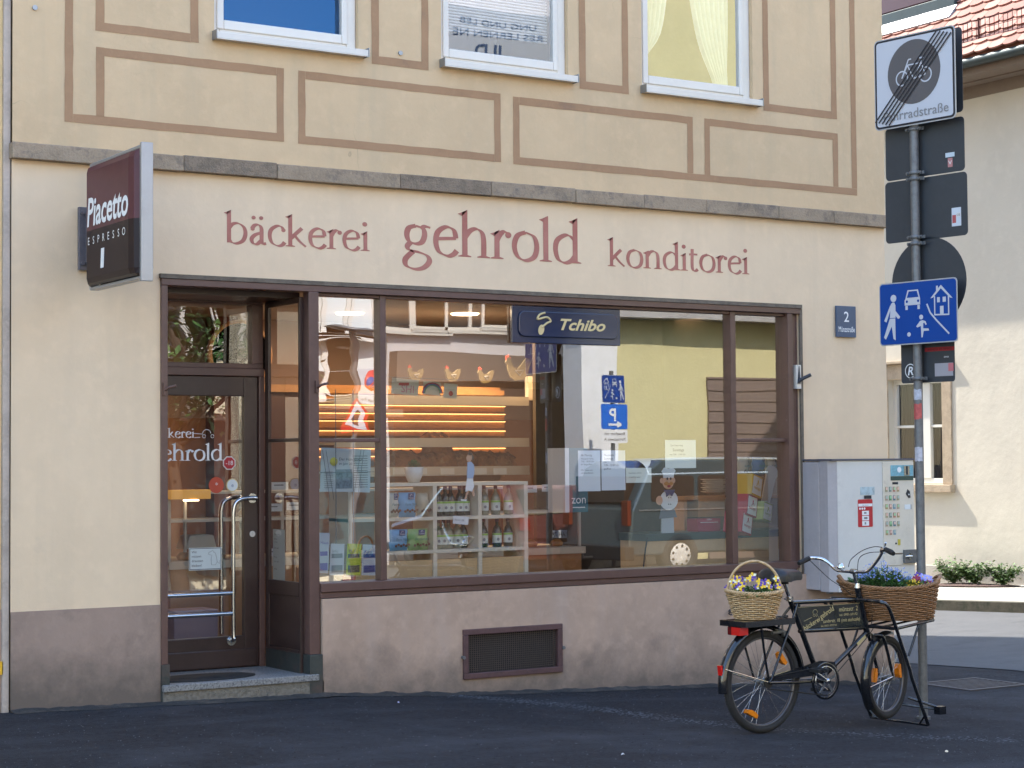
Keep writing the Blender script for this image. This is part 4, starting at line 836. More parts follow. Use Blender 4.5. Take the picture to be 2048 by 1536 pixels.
# carrier, stand
b = MB()
b.tube(spline([(.90,.05,.775),(.88,.16,.775),(.88,.22,.77),(.91,.25,.74),(.98,.25,.60)], 6), .011, 8); b.tube(spline([(.90,-.05,.775),(.88,-.16,.775),(.88,-.22,.77),(.91,-.25,.74),(.98,-.25,.60)], 6), .012, 8); b.tube([(.88,-.1,.775),(.88,.1,.775)], .011)
b.tube([(.98,-.25,.60),(.98,.25,.60)], .011); b.tube([(.98,-.25,.60),(1.33,-.25,.635),(1.39,-.2,.64),(1.39,.2,.64),(1.33,.25,.635),(.98,.25,.60)], .010)
for w in (-.12, 0, .12): b.tube([(.98,w,.60),(1.39,w,.64)], .007)
b.build("front_carrier", m_bk, bike)
st_f = 1.27
b = MB()
for w in (-1, 1):
    b.tube([(.98,w*.25,.60),(1.10,w*.25,.33),(1.12,w*.25,.27),(st_f,w*.245,-.035)], .0115, 8); b.tube([(1.19,w*.25,.62),(1.09,w*.25,.42)], .008, 6)
    b.tube([(st_f-.03,w*.245,.03),(st_f-.02,w*.19,-.03)], .007)
b.tube([(st_f-.01,-.245,-.035),(st_f-.01,.245,-.035)], .008)
b.tube([(1.3,-.05,.12),(1.42,-.20,.06)], .009); b.tube([(1.3,0,.07),(1.40,-.19,.05)], .007); b.box(1.39,1.45,-.24,-.19,.02,.07)
b.build("stand", m_bk, bike)
# rear carrier, lights
b = MB(); b.box(-.20,.22,-.115,-.095,.665,.70); b.box(-.20,.22,.095,.115,.665,.70); b.box(-.20,-.17,-.095,.095,.665,.70); b.box(.19,.22,-.095,.095,.665,.70); b.box(-.17,.19,-.095,.095,.69,.699)
for w in (-1, 1): b.tube(spline([(-.06,w*.10,.68),(-.05,w*.095,.64),(0,w*.075,.45),(.035,w*.065,.33)], 5), .0075, 8)
b.tube([(.2,-.09,.69),(.30,-.03,.70)], .008); b.tube([(.2,.09,.69),(.30,.03,.70)], .008)
b.build("rear_carrier", m_bk, bike)
b = MB(); b.box(-.195,-.14,-.055,.055,.612,.664); tl = b.build("tail_light", mat("dark_red_lamp", (.12,.006,.006), .25), bike, .006)
b = MB(); b.box(-.202,-.13,-.062,-.0555,.614,.662); b.box(-.202,-.1955,-.055,.01,.614,.662); b.build("lens", m_rd, tl)
b = MB(); a = R(165); b.T = Matrix.Translation((RW[0]+.36*math.cos(a), 0, RW[1]+.36*math.sin(a))) @ Matrix.Rotation(R(-8), 4, 'Y'); b.box(-.006,.008,-.016,.016,-.03,.03); b.build("mudguard_reflector", m_rd, bike)
# chain set
b = MB(); c = (.54,-.052,.287)
b.lathe([(.105,-.004),(.118,-.006),(.118,.006),(.105,.004),(.105,-.004)], c, 40, 'y'); b.prism([(.04,.345),(.50,.415),(.62,.40),(.64,.36),(.50,.33),(.04,.315)], -.056, -.044)
b.build("chain_guard", m_bk, bike)
b = MB(); b.lathe([(.088,-.002),(.094,-.002),(.094,.002),(.088,.002),(.088,-.002)], (.54,-.055,.287), 36, 'y'); b.lathe([(0,-.03),(.016,-.03),(.018,0),(0,0)], (.54,-.052,.287), 14, 'y')
for i in range(5):
    a = R(72*i+18); b.T = Matrix.Translation((.54,-.057,.287)) @ Matrix.Rotation(-a, 4, 'Y'); b.box(.01,.09,-.003,.003,-.008,.008); b.T = None
b.build("chainring", m_steel, bike)
b = MB(); 
for (w, ang) in ((-.07, 150), (.07, 330)):
    a = R(ang); e = (.54+.165*math.cos(a), w*1.1, .287+.165*math.sin(a)); b.tube([(.54,w,.287), e], .009, 8)
    b.build("crank", m_chrome, bike); b = MB()
for sg, (x, z) in ((-1,(.54+.165*math.cos(R(150)), .287+.165*math.sin(R(150)))),(1,(.54+.165*math.cos(R(330)), .287+.165*math.sin(R(330))))):
    b = MB(); y0_ = sg*.09; y1_ = sg*.18
    b.box(x-.045,x-.02,min(y0_,y1_),max(y0_,y1_),z-.012,z+.012); b.box(x+.02,x+.045,min(y0_,y1_),max(y0_,y1_),z-.012,z+.012); b.tube([(x,sg*.08,z),(x,sg*.185,z)], .007); b.build("pedal", m_black, bike, .004)
b = MB(); b.tube([(.04,-.055,.275),(.54,-.055,.195)], .004, 5); b.tube([(.04,-.055,.345),(.54,-.055,.381)], .004, 5); b.lathe([(.036,-.003),(.036,.003)], (.04,-.055,.315), 20, 'y'); b.build("chain", mat("oily_chain", (.03,.027,.025), .6, .5), bike)
b = MB(); b.tube([(.10,-.03,.61),(.20,-.03,.615)], .012); b.lathe([(.02,-.012),(.02,.012)], (.21,-.03,.60), 12, 'y'); b.tube([(.22,0,.66),(.22,0,.56)], .006); b.build("rim_brake", m_galv, bike)
b = MB(); b.T = STR; b.lathe([(0,-.035),(.022,-.03),(.026,0),(.022,.03),(0,.035)], (1.08,.08,.39), 14, 'y'); b.build("dynamo", m_black, bike)

# ------------------------------------------------------------------ wicker baskets and flowers
def basket(name, label, c, rz, ax, ay, bx, by, h, rows, stakes, m, sag=0.0, lean=0.0, boff=0.0):
    """woven basket: rim half-axes ax, ay, base half-axes bx, by, height h"""
    root = thing(name, label, "basket", c, rz, world=False)
    def pt(t, v, off=0):
        k = v**.8; a = bx+(ax-bx)*k+off; d = by+(ay-by)*k+off; return (a*math.cos(t)+boff*(1-k), d*math.sin(t), h*v+sag*v*(math.cos(t)**2)+lean*v*math.cos(t))
    b = MB(); n = stakes*4
    for r_ in range(rows):
        v = (r_+.5)/rows
        pts = [pt(2*math.pi*i/n, v, .0062*math.cos(2*math.pi*i/8+math.pi*(r_ % 2))) for i in range(n)]
        b.tube(pts, h/rows*.43, 5, True)
    b.build("woven_wall", m, root)
    b = MB(); V = [pt(2*math.pi*i/48, v, -.012) for v in (.0,.33,.66,.95) for i in range(48)]; b.add(V, [(j*48+i, j*48+(i+1) % 48, (j+1)*48+(i+1) % 48, (j+1)*48+i) for j in range(3) for i in range(48)], True); b.build("weave_shade", mat("weave_gap_dark", (.02,.012,.008), .95), root)  # dark sheet added inside so the weave gaps look shaded
    b = MB()
    for i in range(stakes):
        t = 2*math.pi*i/stakes; b.tube([pt(t, .01), pt(t, .35), pt(t, .7), pt(t, 1.0)], .003, 5)
    b.build("stake", m, root).name = "stakes"
    b = MB()
    for k in range(3):
        pts = []
        for i in range(n*2):
            t = 2*math.pi*i/(n*2); ph = t*stakes*.9/1.0+k*2.094; x, y, z = pt(t, 1.0, .008*math.cos(ph)); pts.append((x, y, z+.006+.008*math.sin(ph)))
        b.tube(pts, .0062, 5, True)
    b.build("braided_rim", m, root)
    b = MB(); b.lathe([(0,.006),(1,.006),(1,0),(0,0)], (boff,0,0), 30, 'z', bx, by); b.build("base", m, root)
    b = MB(); b.lathe([(0,h*.80),(.98,h*.80)], (0,0,0), 30, 'z', ax*.95, ay*.95); b.build("potting_soil", mat("potting_soil", (.025,.017,.012), .95, bump=(60,1,.01)), root)
    return root, pt
m_wk1 = mat("pale_willow", (.56,.38,.20), .55, nz=(25,.3)); m_wk2 = mat("brown_willow", (.30,.155,.07), .55, nz=(22,.4))
# rear basket
rbx = Vector((BX, BY, 0))+Vector((math.cos(BR), math.sin(BR), 0))*(-.015); rb, pt = basket("flower_basket", "small pale willow basket of violas on the rear carrier", (rbx.x, rbx.y, bz+.7015), BR-R(38), .172, .125, .115, .085, .155, 13, 22, m_wk1, sag=.014)
b = MB(); hp = [(.165,0,.14)]+[(.165*math.cos(t), 0, .16+.195*math.sin(t)) for t in [math.pi*i/22 for i in range(23)]]+[(-.165,0,.14)]
b.tube(hp, .0085, 8)
for k in range(3): b.tube([(x*(1), .0075*math.cos(i*1.2+k*2.1), z+.0075*math.sin(i*1.2+k*2.1)*.6) for i, (x, y, z) in enumerate(hp)], .0042, 5)
b.build("basket_handle", m_wk1, rb)
fbx = Vector((BX, BY, 0))+Vector((math.cos(BR), math.sin(BR), 0))*(1.185)
fb, pt2 = basket("flower_basket", "large brown willow basket of blue forget-me-nots on the front carrier", (fbx.x, fbx.y, bz+.635), BR-R(40), .322, .225, .235, .165, .205, 17, 30, m_wk2, sag=.035, lean=.0, boff=.045)
for sg in (-1, 1):
    b = MB()
    for k in range(3): b.tube(spline([(sg*.285+.006*k,.09-.01*k,.235),(sg*.315+.004*k,.07,.268),(sg*.325+.006*k,0,.278+.003*k),(sg*.315+.004*k,-.07,.268),(sg*.285,-.09,.235)], 5), .008, 6)
    b.build("basket_handle", m_wk2, fb)
rf = random.Random(11)
def petalflower(b, p, r, nrm, mi, cm, n=5):
    nrm = Vector(nrm).normalized(); t = nrm.cross(Vector((0.1, .2, 1))).normalized(); u = nrm.cross(t)
    for i in range(n):
        a = 2*math.pi*i/n; a0, a1 = a-.55, a+.55; b.m = mi[i % len(mi)] if isinstance(mi, (list, tuple)) else mi
        q = [Vector(p), Vector(p)+(t*math.cos(a0)+u*math.sin(a0))*r*.7+nrm*.002, Vector(p)+(t*math.cos(a)+u*math.sin(a))*r+nrm*r*.1, Vector(p)+(t*math.cos(a1)+u*math.sin(a1))*r*.7+nrm*.002]
        b.add(q, [(0,1,2,3)])
    b.m = cm; k = [Vector(p)+nrm*.003+(t*math.cos(j*1.57)+u*math.sin(j*1.57))*r*.22 for j in range(4)]; b.add(k, [(0,1,2,3)])
def leafblade(b, p, d, l, w, mi=0):
    d = Vector(d).normalized(); s_ = d.cross(Vector((0,0,1)));  s_ = s_.normalized() if s_.length > .01 else Vector((1,0,0)); p = Vector(p); b.m = mi
    up = Vector((0,0,1)); b.add([p, p+d*l*.45+s_*w, p+d*l-up*l*.12, p+d*l*.45-s_*w], [(0,1,2,3)])
m_vio = mat("violet_petal", (.10,.04,.32), .6, nz=(40,.3)); m_yel = mat("yellow_petal", (.82,.52,.02), .6); m_whi = mat("white_petal", (.78,.76,.55), .6); m_for = mat("forget_me_not_blue", (.20,.30,.70), .6, nz=(40,.3)); m_mag = mat("crimson_petal", (.25,.012,.05), .6); m_lav = mat("lavender_petal", (.36,.34,.72), .6)
# violas
b = MB()
for i in range(900):
    t = rf.uniform(0, 6.28); r_ = math.sqrt(rf.random())*.155; z = .13+rf.uniform(0, .075)*(1-.5*(r_/.16)); leafblade(b, (r_*math.cos(t), r_*.8*math.sin(t), z), (math.cos(t+rf.gauss(0,.8)), math.sin(t+rf.gauss(0,.8)), rf.uniform(-.3,1)), rf.uniform(.02,.042), rf.uniform(.005,.010), rf.choice((0,0,1)))
b.build("foliage", [m_leaf, m_leaf2], rb)
for i in range(36):
    t = rf.uniform(0, 6.28); r_ = math.sqrt(rf.random())*.175; z = .215+rf.uniform(-.02,.06)*(1)-.035*(r_/.17)**2; b = MB(); x, y = r_*math.cos(t), r_*.78*math.sin(t)
    b.m = 3; b.tube([(x*.85,y*.85,z-.07),(x,y,z)], .0012, 4, cap=False); nr = (math.cos(t)*.3-.1, math.sin(t)*.3-.9, .5)
    petalflower(b, (x,y,z), rf.uniform(.019,.027), nr, rf.choice(([0,1,1,0,1],[2,1,0,2,1],[0,2,1,2,0],[1,1,0,0,1],[0,0,2,1,0])), 1)
    b.build("viola_flower", [m_vio, m_yel, m_whi, m_leaf], rb)
# front basket plants
b = MB()
for i in range(2600):
    t = rf.uniform(0, 6.28); r_ = math.sqrt(rf.random()); x, y = r_*.27*math.cos(t), r_*.185*math.sin(t); hm = .10*math.exp(-((x+.05)**2+y*y)/.022); z = .18+rf.random()*(.05+hm)
    leafblade(b, (x, y, z), (math.cos(t+rf.gauss(0,.9)), math.sin(t+rf.gauss(0,.9)), rf.uniform(-.2,1.2)), rf.uniform(.022,.05), rf.uniform(.005,.011), rf.choice((0,0,0,1)))
b.build("foliage", [m_leaf, m_leaf2], fb)
for i in range(54):
    t = rf.uniform(0, 6.28); r_ = math.sqrt(rf.random())*.85; x, y = -.04+r_*.21*math.cos(t), r_*.155*math.sin(t); top = .245+.125*math.exp(-((x+.04)**2+y*y)/.02)*rf.uniform(.75,1.1); b = MB(); b.m = 1
    x2, y2 = x*1.12+rf.gauss(0,.01), y*1.12+rf.gauss(0,.01); b.tube([(x,y,.19),(x2,y2,top)], .0012, 4, cap=False); b.m = 0
    for k in range(rf.randint(4,8)): petalflower(b, (x2+rf.gauss(0,.014), y2+rf.gauss(0,.014), top+rf.uniform(-.035,.01)), rf.uniform(.005,.0075), (rf.gauss(0,.5)-.3, rf.gauss(0,.5)-.7, .6), 0, 2)
    b.build("forget_me_not_spray", [m_for, m_leaf, m_whi], fb)
for (x, y, z, mm) in ((.13,-.08,.235,1),(.16,-.10,.22,1),(.12,-.13,.215,1),(.19,-.07,.225,1),(.15,-.05,.24,1),(.17,.0,.255,2),(.19,.02,.26,2),(.25,-.05,.235,2),(.23,.05,.27,3),(.21,.10,.26,3),(.27,.04,.26,3),(.25,.0,.265,3),(-.20,-.12,.20,2),(-.22,-.08,.21,2),(.08,.12,.26,0),(.2,.06,.28,0)):
    b = MB(); b.m = 4; b.tube([(x,y,z-.05),(x,y,z)], .0012, 4, cap=False); petalflower(b, (x,y,z), .027, (.0,-.8,.5), mm, 1); petalflower(b, (x+.012,y-.01,z-.014), .018, (.2,-.8,.4), mm, 1); b.build("pansy_flower", [m_vio, m_yel, m_mag, m_lav, m_leaf], fb)

# ------------------------------------------------------------------ house across the side street
XW = 20.5
hs = thing("corner_house", "pale rendered house with red tiled roof and snow guard across the side street", "building", (XW+3, 6, -2))
m_ren = mat("pale_render", (.57,.525,.435), .92, nz=(.8,.08), bump=(2.6,.5,.022), stain=((.5,.45,.37),1.3,.55,.9))
m_eave = mat("brown_eave_board", (.20,.155,.12), .85, nz=(3,.15)); m_sst = mat("sandstone", (.42,.33,.23), .9, nz=(8,.3), bump=(30,.6,.01)); m_pl = mat("grey_plinth_render", (.40,.37,.32), .9, nz=(2,.25), bump=(25,.5,.01), stain=((.28,.22,.16),3,.5,.8))
def Yx(px, py=900): return FX(px, py, XW)[0]
def Zx(px, py): return FX(px, py, XW)[1]
wy1, wy0 = Yx(1779), Yx(1886); wz1, wz0 = Zx(1850,757), Zx(1860,966); zpl = Zx(1950,1135); XG = XW-.66; zg = FX(1990,112,XG)[1]; ze = Zx(1990,165)
b = MB()
ysx = sorted([-9, wy0, wy1, 30]+[-9+1.3*i for i in range(1, 30)])
zsx = [zpl, wz0, wz1, ze+.1]
for a, c in zip(ysx, ysx[1:]):
    for e, h in zip(zsx, zsx[1:]):
        if wy0-.01 < (a+c)/2 < wy1+.01 and wz0 < (e+h)/2 < wz1: continue
        b.quad((XW,c,e),(XW,a,e),(XW,a,h),(XW,c,h))
for (a, c) in (((wy0,wz0),(wy0,wz1)),((wy1,wz0),(wy1,wz1)),((wy0,wz1),(wy1,wz1)),((wy0,wz0),(wy1,wz0))): b.quad((XW,a[0],a[1]),(XW,c[0],c[1]),(XW+.18,c[0],c[1]),(XW+.18,a[0],a[1]))
b.quad((XW,-9,-2.6),(XW+8,-9,-2.6),(XW+8,-9,ze+.1),(XW,-9,ze+.1))
b.build("wall", m_ren, hs)
b = MB(); b.box(XW-.05, XW+.2, -9, 30, -3.2, zpl); b.build("plinth", m_pl, hs, .01)
b = MB(); b.box(XW-.012, XW+.2, -9.0, 30, ze-.16, ze+.02); b.box(XW-.56, XW+.2, -9.05, 30, zg-.16, zg-.04); b.box(XW-.22, XW+.2, -9.04, 30, ze+.021, zg-.161); b.build("cornice", m_eave, hs)
b = MB(); b.prism([(XW-.44+.07*math.cos(R(a)), zg+.05+.07*math.sin(R(a))) for a in range(180, 361, 20)]+[(XW-.37+.012, zg+.055)]+[(XW-.44+.06*math.cos(R(a)), zg+.05+.06*math.sin(R(a))) for a in range(355, 179, -25)], -9, 30); b2 = MB()
b = MB(); b.tube([(XG,-9,zg+.0),(XG,30,zg+.0)], .07, 10); b.build("gutter", m_zinc, hs)
# tiled roof
pit = R(50); rx0, rz0 = XG-.02, zg+.06; du = (math.cos(pit), math.sin(pit)); dn = (-math.sin(pit), math.cos(pit))
b = MB(); b.quad((rx0,-9,rz0-.03),(rx0,30,rz0-.03),(rx0+6*du[0],30,rz0-.03+6*du[1]),(rx0+6*du[0],-9,rz0-.03+6*du[1])); rf_ = b.build("roof", m_tile, hs)
tcols = [mat("tile_red", (.34,.15,.11), .8, nz=(2.5,.3), bump=(50,.2,.004)), mat("tile_salmon", (.40,.20,.15), .8, nz=(3,.25), bump=(50,.2,.004)), mat("tile_brick", (.30,.12,.085), .8, nz=(3,.3), bump=(50,.2,.004))]
b = MB(); tw, tl_ = .27, .20; yst = 3.2
for r_ in range(20):
    for c_ in range(46):
        y = yst+c_*tw+(tw/2 if r_ % 2 else 0); s0 = r_*tl_; b.m = rr.choice((0,0,1,1,2))
        tip = [(-tw/2+.003, .09), *[( -tw/2*math.cos(math.pi*k/6)*.985, .06-.06*math.sin(math.pi*k/6)) for k in range(7)], (tw/2-.003, .09), (tw/2-.003, .34), (-tw/2+.003, .34)]
        lift = rr.uniform(-.002,.003)
        def P_(a, s_, t): 
            h = t+.05-.13*(s_)+lift; ss = s0+s_; return (rx0+ss*du[0]+h*dn[0], y+a, rz0+ss*du[1]+h*dn[1])
        n = len(tip); v = [P_(a, s_, .0) for a, s_ in tip]+[P_(a, s_, .028) for a, s_ in tip]
        b.add(v, [tuple(range(n, 2*n))]+[(i, (i+1) % n, n+(i+1) % n, n+i) for i in range(n)])
b.build("roof_tiles", tcols, hs)
b = MB(); m_sg = mat("snow_guard_brown", (.055,.012,.010), .8, spec=.2)
for s_ in (.30, ):
    q = lambda y, h, s2=0: (rx0+(s_+s2)*du[0]+.05*dn[0], y, rz0+(s_+s2)*du[1]+.05*dn[1]+h)
    b.tube([q(3.5,.02), q(12,.02)], .008, 4); b.tube([q(3.5,.30), q(12,.30)], .008, 4); b.tube([q(3.5,.16), q(12,.16)], .004, 4)
    y = 3.5
    while y < 12: b.tube([q(y,.02), q(y,.30)], .0065, 4); y += .085
    for y in (5, 6.35, 7.45, 8.6, 9.9): b.box(q(y,0)[0]-.01, q(y,0)[0]+.01, y-.015, y+.015, q(y,0)[2]-.08, q(y,.32)[2])
b.build("snow_guard", m_sg, hs)
# dormer
sr = 0
while sr < 5 and rz0+sr*du[1] < FX(1840,50,rx0+sr*du[0])[1]: sr += .02
X2 = rx0+sr*du[0]; za2 = rz0+sr*du[1]+.02; dy0 = FX(1907,30,X2)[0]; dy1 = FX(1760,60,X2)[0]
b = MB(); b.box(X2+.02, X2+.32, dy0, dy1+1.5, za2-.02, za2+.30); b.box(X2+.10, X2+2, dy0, dy0+.14, za2+.301, za2+1.7); b.box(X2+.24, X2+2, dy0+.14, dy1+1.5, za2+.301, za2+1.7); b.build("dormer", m_zinc, hs, .01)
b = MB(); b.prism([(X2-.17, za2-.075),(X2+.015, za2+.135),(X2+.015,za2+.03),(X2-.13,za2-.12)], dy0-.06, dy1+1.5); b.build("dormer_apron", mat("grey_lead", (.36,.38,.40), .5, .3, nz=(6,.2)), hs)
b = MB(); b.box(X2+.17, X2+.235, dy0+.22, dy1+.8, za2+.36, za2+1.3); dw = b.build("window", mat("wine_frame", (.07,.02,.03), .5), hs, .01)
# window with stone surround
b = MB(); b.box(XW-.02, XW+.17, wy0-.20, wy0-.002, wz0-.02, wz1+.24); b.box(XW-.02, XW+.17, wy1+.002, wy1+.2, wz0-.02, wz1+.24); b.box(XW-.021, XW+.17, wy0-.001, wy1+.001, wz1+.002, wz1+.24); b.build("window_surround", m_sst, hs, .01)
b = MB(); b.box(XW-.10, XW+.17, wy0-.24, wy1+.24, wz0-.14, wz0-.021); b.build('window_sill', m_sst, hs, .01); b = MB(); b.box(XW-.08, XW+.05, wy0-.22, wy1+.22, wz1+.242, wz1+.29); b.build("lintel_ledge", m_sst, hs, .01)
b = MB(); x = XW+.10; t = .07; zt3 = (wz0+wz1)/2+.0; zm = Zx(1860,852); ym = (Yx(1828)+Yx(1857))/2
b.box(x, x+.06, wy0, wy0+t*.6, wz0, wz1); b.box(x, x+.06, wy1-t, wy1, wz0, wz1); b.box(x, x+.06, wy0+t*.6, wy1-t, wz0, wz0+t); b.box(x, x+.06, wy0+t*.6, wy1-t, wz1-t, wz1)
b.box(x-.012, x+.05, ym-.11, ym+.11, wz0+t, wz1-t); b.box(x+.003, x+.045, wy0+t*.6, ym-.11, zm-.02, zm+.02); b.box(x+.003, x+.045, ym+.11, wy1-t, zm-.02, zm+.02)
wi = b.build("window", mat("cream_white_frame", (.66,.64,.58), .5), hs, .004)
b = MB(); b.quad((x+.02,wy0,wz0),(x+.02,wy1,wz0),(x+.02,wy1,wz1),(x+.02,wy0,wz1)); b.build("pane", glass("dull_glass", 1.3, (1,.002)), wi)
b = MB(); n = 120; V = []
for j in range(2):
    for i in range(n+1): V.append((x+.16+.018*math.sin(i*.9)+.008*math.sin(i*.37), wy0+(wy1-wy0)*i/n, (wz0, wz1)[j]))
b.add(V, [(i, i+1, n+2+i, n+1+i) for i in range(n)], True); b.build("curtain", mat("brown_grey_curtain", (.05,.045,.042), .9), wi)
b = MB(); b.box(x+.4, x+.45, wy0-.5, wy1+.5, wz0-.3, wz1+.3); b.build("room_backing", m_room, wi)
m_shrub = mat('pale_shrub_leaf', (.17,.26,.10), .6, nz=(30,.4))
# border plants at its foot
bp = MB(); bed = MB(); a0, a1 = Yx(1875,1200)-.0, Yx(2035,1200)
for i in range(24):
    pass
n = 26; v = []
for i in range(n):
    t = 2*math.pi*i/n; yy = 8.05+1.05*math.cos(t); xx = XW-.38+.26*math.sin(t); v.append((xx, yy, ground(xx, yy)+.124))
bed.add([(XW-.38,8.05,ground(XW-.38,8.05)+.16)]+v, [(0, i+1, (i+1) % n+1) for i in range(n)]); bd = struct(bed.build("soil_bed", mat("reddish_soil", (.10,.06,.05), .95, bump=(30,1,.03)))); bd['label'] = "dark soil bed at the foot of the pale house"
for k, (px, hh, lb) in enumerate(((1907,.36,"small pale green shrub at the left end of the flower bed by the pale wall"),(1952,.29,"small leafy shrub in the middle of the flower bed by the pale wall"),(2003,.29,"small leafy shrub at the right of the flower bed by the pale wall"))):
    yy = FX(px,1170,XW-.38)[0]; g0 = ground(XW-.38, yy)+.14; sh = thing("shrub", lb, "shrub", (XW-.38, yy, g0)); b = MB()
    st = MB()
    for j in range(15):
        a = rf.uniform(0,6.28); e = (XW-.38+.1*math.cos(a), yy+.33*math.sin(a)+.06*rf.gauss(0,1), g0+hh*rf.uniform(.6,1.1)); st.tube([(XW-.38, yy, g0), e], .004, 4)
        for i in range(60):
            f_ = rf.uniform(.15,1); p = (XW-.38+(e[0]-XW+.38)*f_+rf.gauss(0,.03), yy+(e[1]-yy)*f_+rf.gauss(0,.055), g0+(e[2]-g0)*f_+rf.gauss(0,.02)); leafblade(b, p, (rf.gauss(0,1),rf.gauss(0,1),rf.uniform(-.4,.8)), rf.uniform(.04,.08), rf.uniform(.016,.028), rf.choice((0,1,1)))
    b.build("foliage", [m_shrub, m_leaf2], sh); st.build("stems", m_leaf, sh)
# drain grate in the side street
X0_, Y0_ = 13.2, -1.2
d = ray(1945,1369); t = -1.85/d.z
for _ in range(8): t = ground(d.x*t, d.y*t-YC)/d.z
gx, gy = d.x*t, d.y*t-YC; gz = ground(gx, gy)
b = MB(); b.T = Matrix.Translation((gx, gy, gz)) @ Matrix.Rotation(R(0), 4, 'Z'); b.box(-.34,.34,-.30,-.26,-.03,.008); b.box(-.34,.34,.26,.30,-.03,.008); b.box(-.34,-.3,-.26,.26,-.03,.008); b.box(.3,.34,-.26,.26,-.03,.008)
for i in range(9): b.box(-.30,.30,-.245+.058*i-.012,-.245+.058*i+.014,-.02,.005)
tag(b.build("drain_grate", mat("cast_iron", (.085,.075,.075), .6, .5, nz=(10,.3))), "cast iron drain grate in the shaded side street", "drain grate")
# unseen block, added and shaped to throw the shadow edge onto the side street
wg = thing("shadow_casting_block", "unseen house added behind the bakery to cast the side street shadow", "building", (12.5, 15, -2))
b = MB(); b.prism([(10.5,9.05),(13.55,9.05),(11.5,18),(10.5,18)], -3, 13.2, 'z'); b.build("wall", m_upper, wg)
b = MB(); b.prism([(10.4,8.95),(13.65,8.95),(11.55,18.1),(10.4,18.1)], 13.201, 13.4, 'z'); b.build("roof", m_tile, wg)

# ------------------------------------------------------------------ shop interior
CZ, FZ_ = 1.32, -1.47
m_cei = mat("ceiling_white", (.45,.41,.38), .9); m_back = mat("terracotta_wall", (.30,.14,.065), .8, nz=(1.5,.08)); m_flo = mat("brown_floor_tiles", (.17,.095,.065), .5, nz=(3,.2)); m_peach = mat("peach_wall", (.30,.20,.15), .85, nz=(1.5,.05))
shop = thing("shop_room", "interior room of the bakery behind the shop window", "room", (8, 2, FZ_))
b = MB(); b.box(4.55, 10.7, .24, 4.6, FZ_-.05, FZ_); b.build("floor_tiles", m_flo, shop)
b = MB(); b.box(4.5, 10.75, .201, 4.6, CZ, CZ+.05); b.build("ceiling_board", m_cei, shop)
b = MB(); b.box(4.5, 10.75, 4.5, 4.6, FZ_, .4); b.build("back_wall", m_back, shop); b = MB(); b.box(4.5, 10.75, 4.5, 4.6, .401, CZ); b.build("back_wall", m_peach, shop)
b = MB(); b.box(10.62, 10.7, .1, 4.5, FZ_, CZ); b.box(9.2, 10.62, 2.6, 2.65, FZ_, CZ); b.build("side_wall", mat("darkened_end_wall", (.12,.085,.05), .7, nz=(2,.2)), shop); b = MB(); b.box(4.45, 4.5, .2, 4.5, FZ_, CZ); b.build("side_wall", m_back, shop)  # right-hand walls coloured dark so that end of the shop looks dim
m_lamp = mat("lamp_glow", (.9,.8,.6), .5, emit=((1,.78,.5), 1.6))
for i, (px, py, Y) in enumerate(((930,640,3.0),(1400,634,2.2),(388,632,2.2),(700,690,3.4))):
    x = F(px, py, Y)[0]; b = MB(); b.lathe([(0,-.012),(.12,-.012),(.13,0)], (x, Y, CZ-.003), 24)
    o = tag(b.build("ceiling_lamp", m_lamp), ("glowing round ceiling lamp above the bread shelves","glowing round ceiling lamp over the right hand low counter","glowing round ceiling lamp seen through the glass over the door","glowing round ceiling lamp at the back of the shop")[i], "ceiling lamp")
    l = bpy.data.lights.new("lamp_light", 'AREA'); l.shape = 'DISK'; l.size = .5; l.energy = (8, .35, 4.5, 2.5)[i]; l.color = (1, .74, .48); lo = bpy.data.objects.new("lamp_light", l); COL.objects.link(lo); lo.location = (x, Y, CZ-.04); lo.parent = o
# bread wall
bw = thing("bread_shelves", "warmly lit wooden bread shelves with slatted back", "shelving", (7.8, 3.2, FZ_))
bx0, bx1 = F(655,900,3.0)[0], F(1042,900,3.0)[0]; zt4 = F(900,770,3.0)[1]
b = MB(); b.box(bx0, bx1, 3.35, 3.4, FZ_, zt4); b.build("back_board", m_wood, bw)
b = MB(); z = F(900,955,3.0)[1]
while z < zt4-.02: b.box(bx0, bx1, 3.28, 3.345, z, z+.045); z += .075
b.build("slats", mat("honey_slats", (.50,.25,.09), .4, nz=(5,.2), streak=((.33,.15,.05),.5,3)), bw)
l = bpy.data.lights.new('slat_fill_light', 'AREA'); l.shape = 'RECTANGLE'; l.size = 3.2; l.size_y = .1; l.energy = 3.2; l.color = (1, .62, .30); lo = bpy.data.objects.new('slat_fill_light', l); COL.objects.link(lo); lo.location = (bx0*.5+bx1*.5-bw.location.x, 2.75-bw.location.y, zt4+.12-bw.location.z); lo.rotation_euler = (R(38), 0, 0); lo.parent = bw  # added area light that brightens the slats, besides the strips
m_led = mat("led_strip", (1,.7,.35), .5, emit=((1,.50,.16), .75))
for k, py in enumerate((897,912,862,843,828,812)):
    z = F(900,py,3.25)[1]; b = MB(); b.box(bx0, bx1, 3.262, 3.275, z-.004, z+.004); b.build("light_strip", m_led, bw)
m_rail = mat("satin_rail", (.62,.57,.5), .35, .3)
for py in (884, 941, 800):
    z = F(900,py,2.9)[1]; b = MB(); b.box(bx0, bx1, 2.88, 3.34, z-.02, z-.001); b.box(bx0, bx1, 2.86, 2.879, z-.045, z+.035); b.build("shelf", m_rail, bw)
for i, px in enumerate((800,840,895,960,1000)):
    x, z = F(px,942,2.85); b = MB(); b.box(x-.07,x+.07,2.848,2.855,z-.03,z+.025); b.build("price_tag", m_paper, bw)
m_brd = mat("dark_bread_crust", (.34,.15,.055), .7, nz=(12,.5), bump=(25,.6,.02), stain=((.45,.28,.13),9,.55,.7))
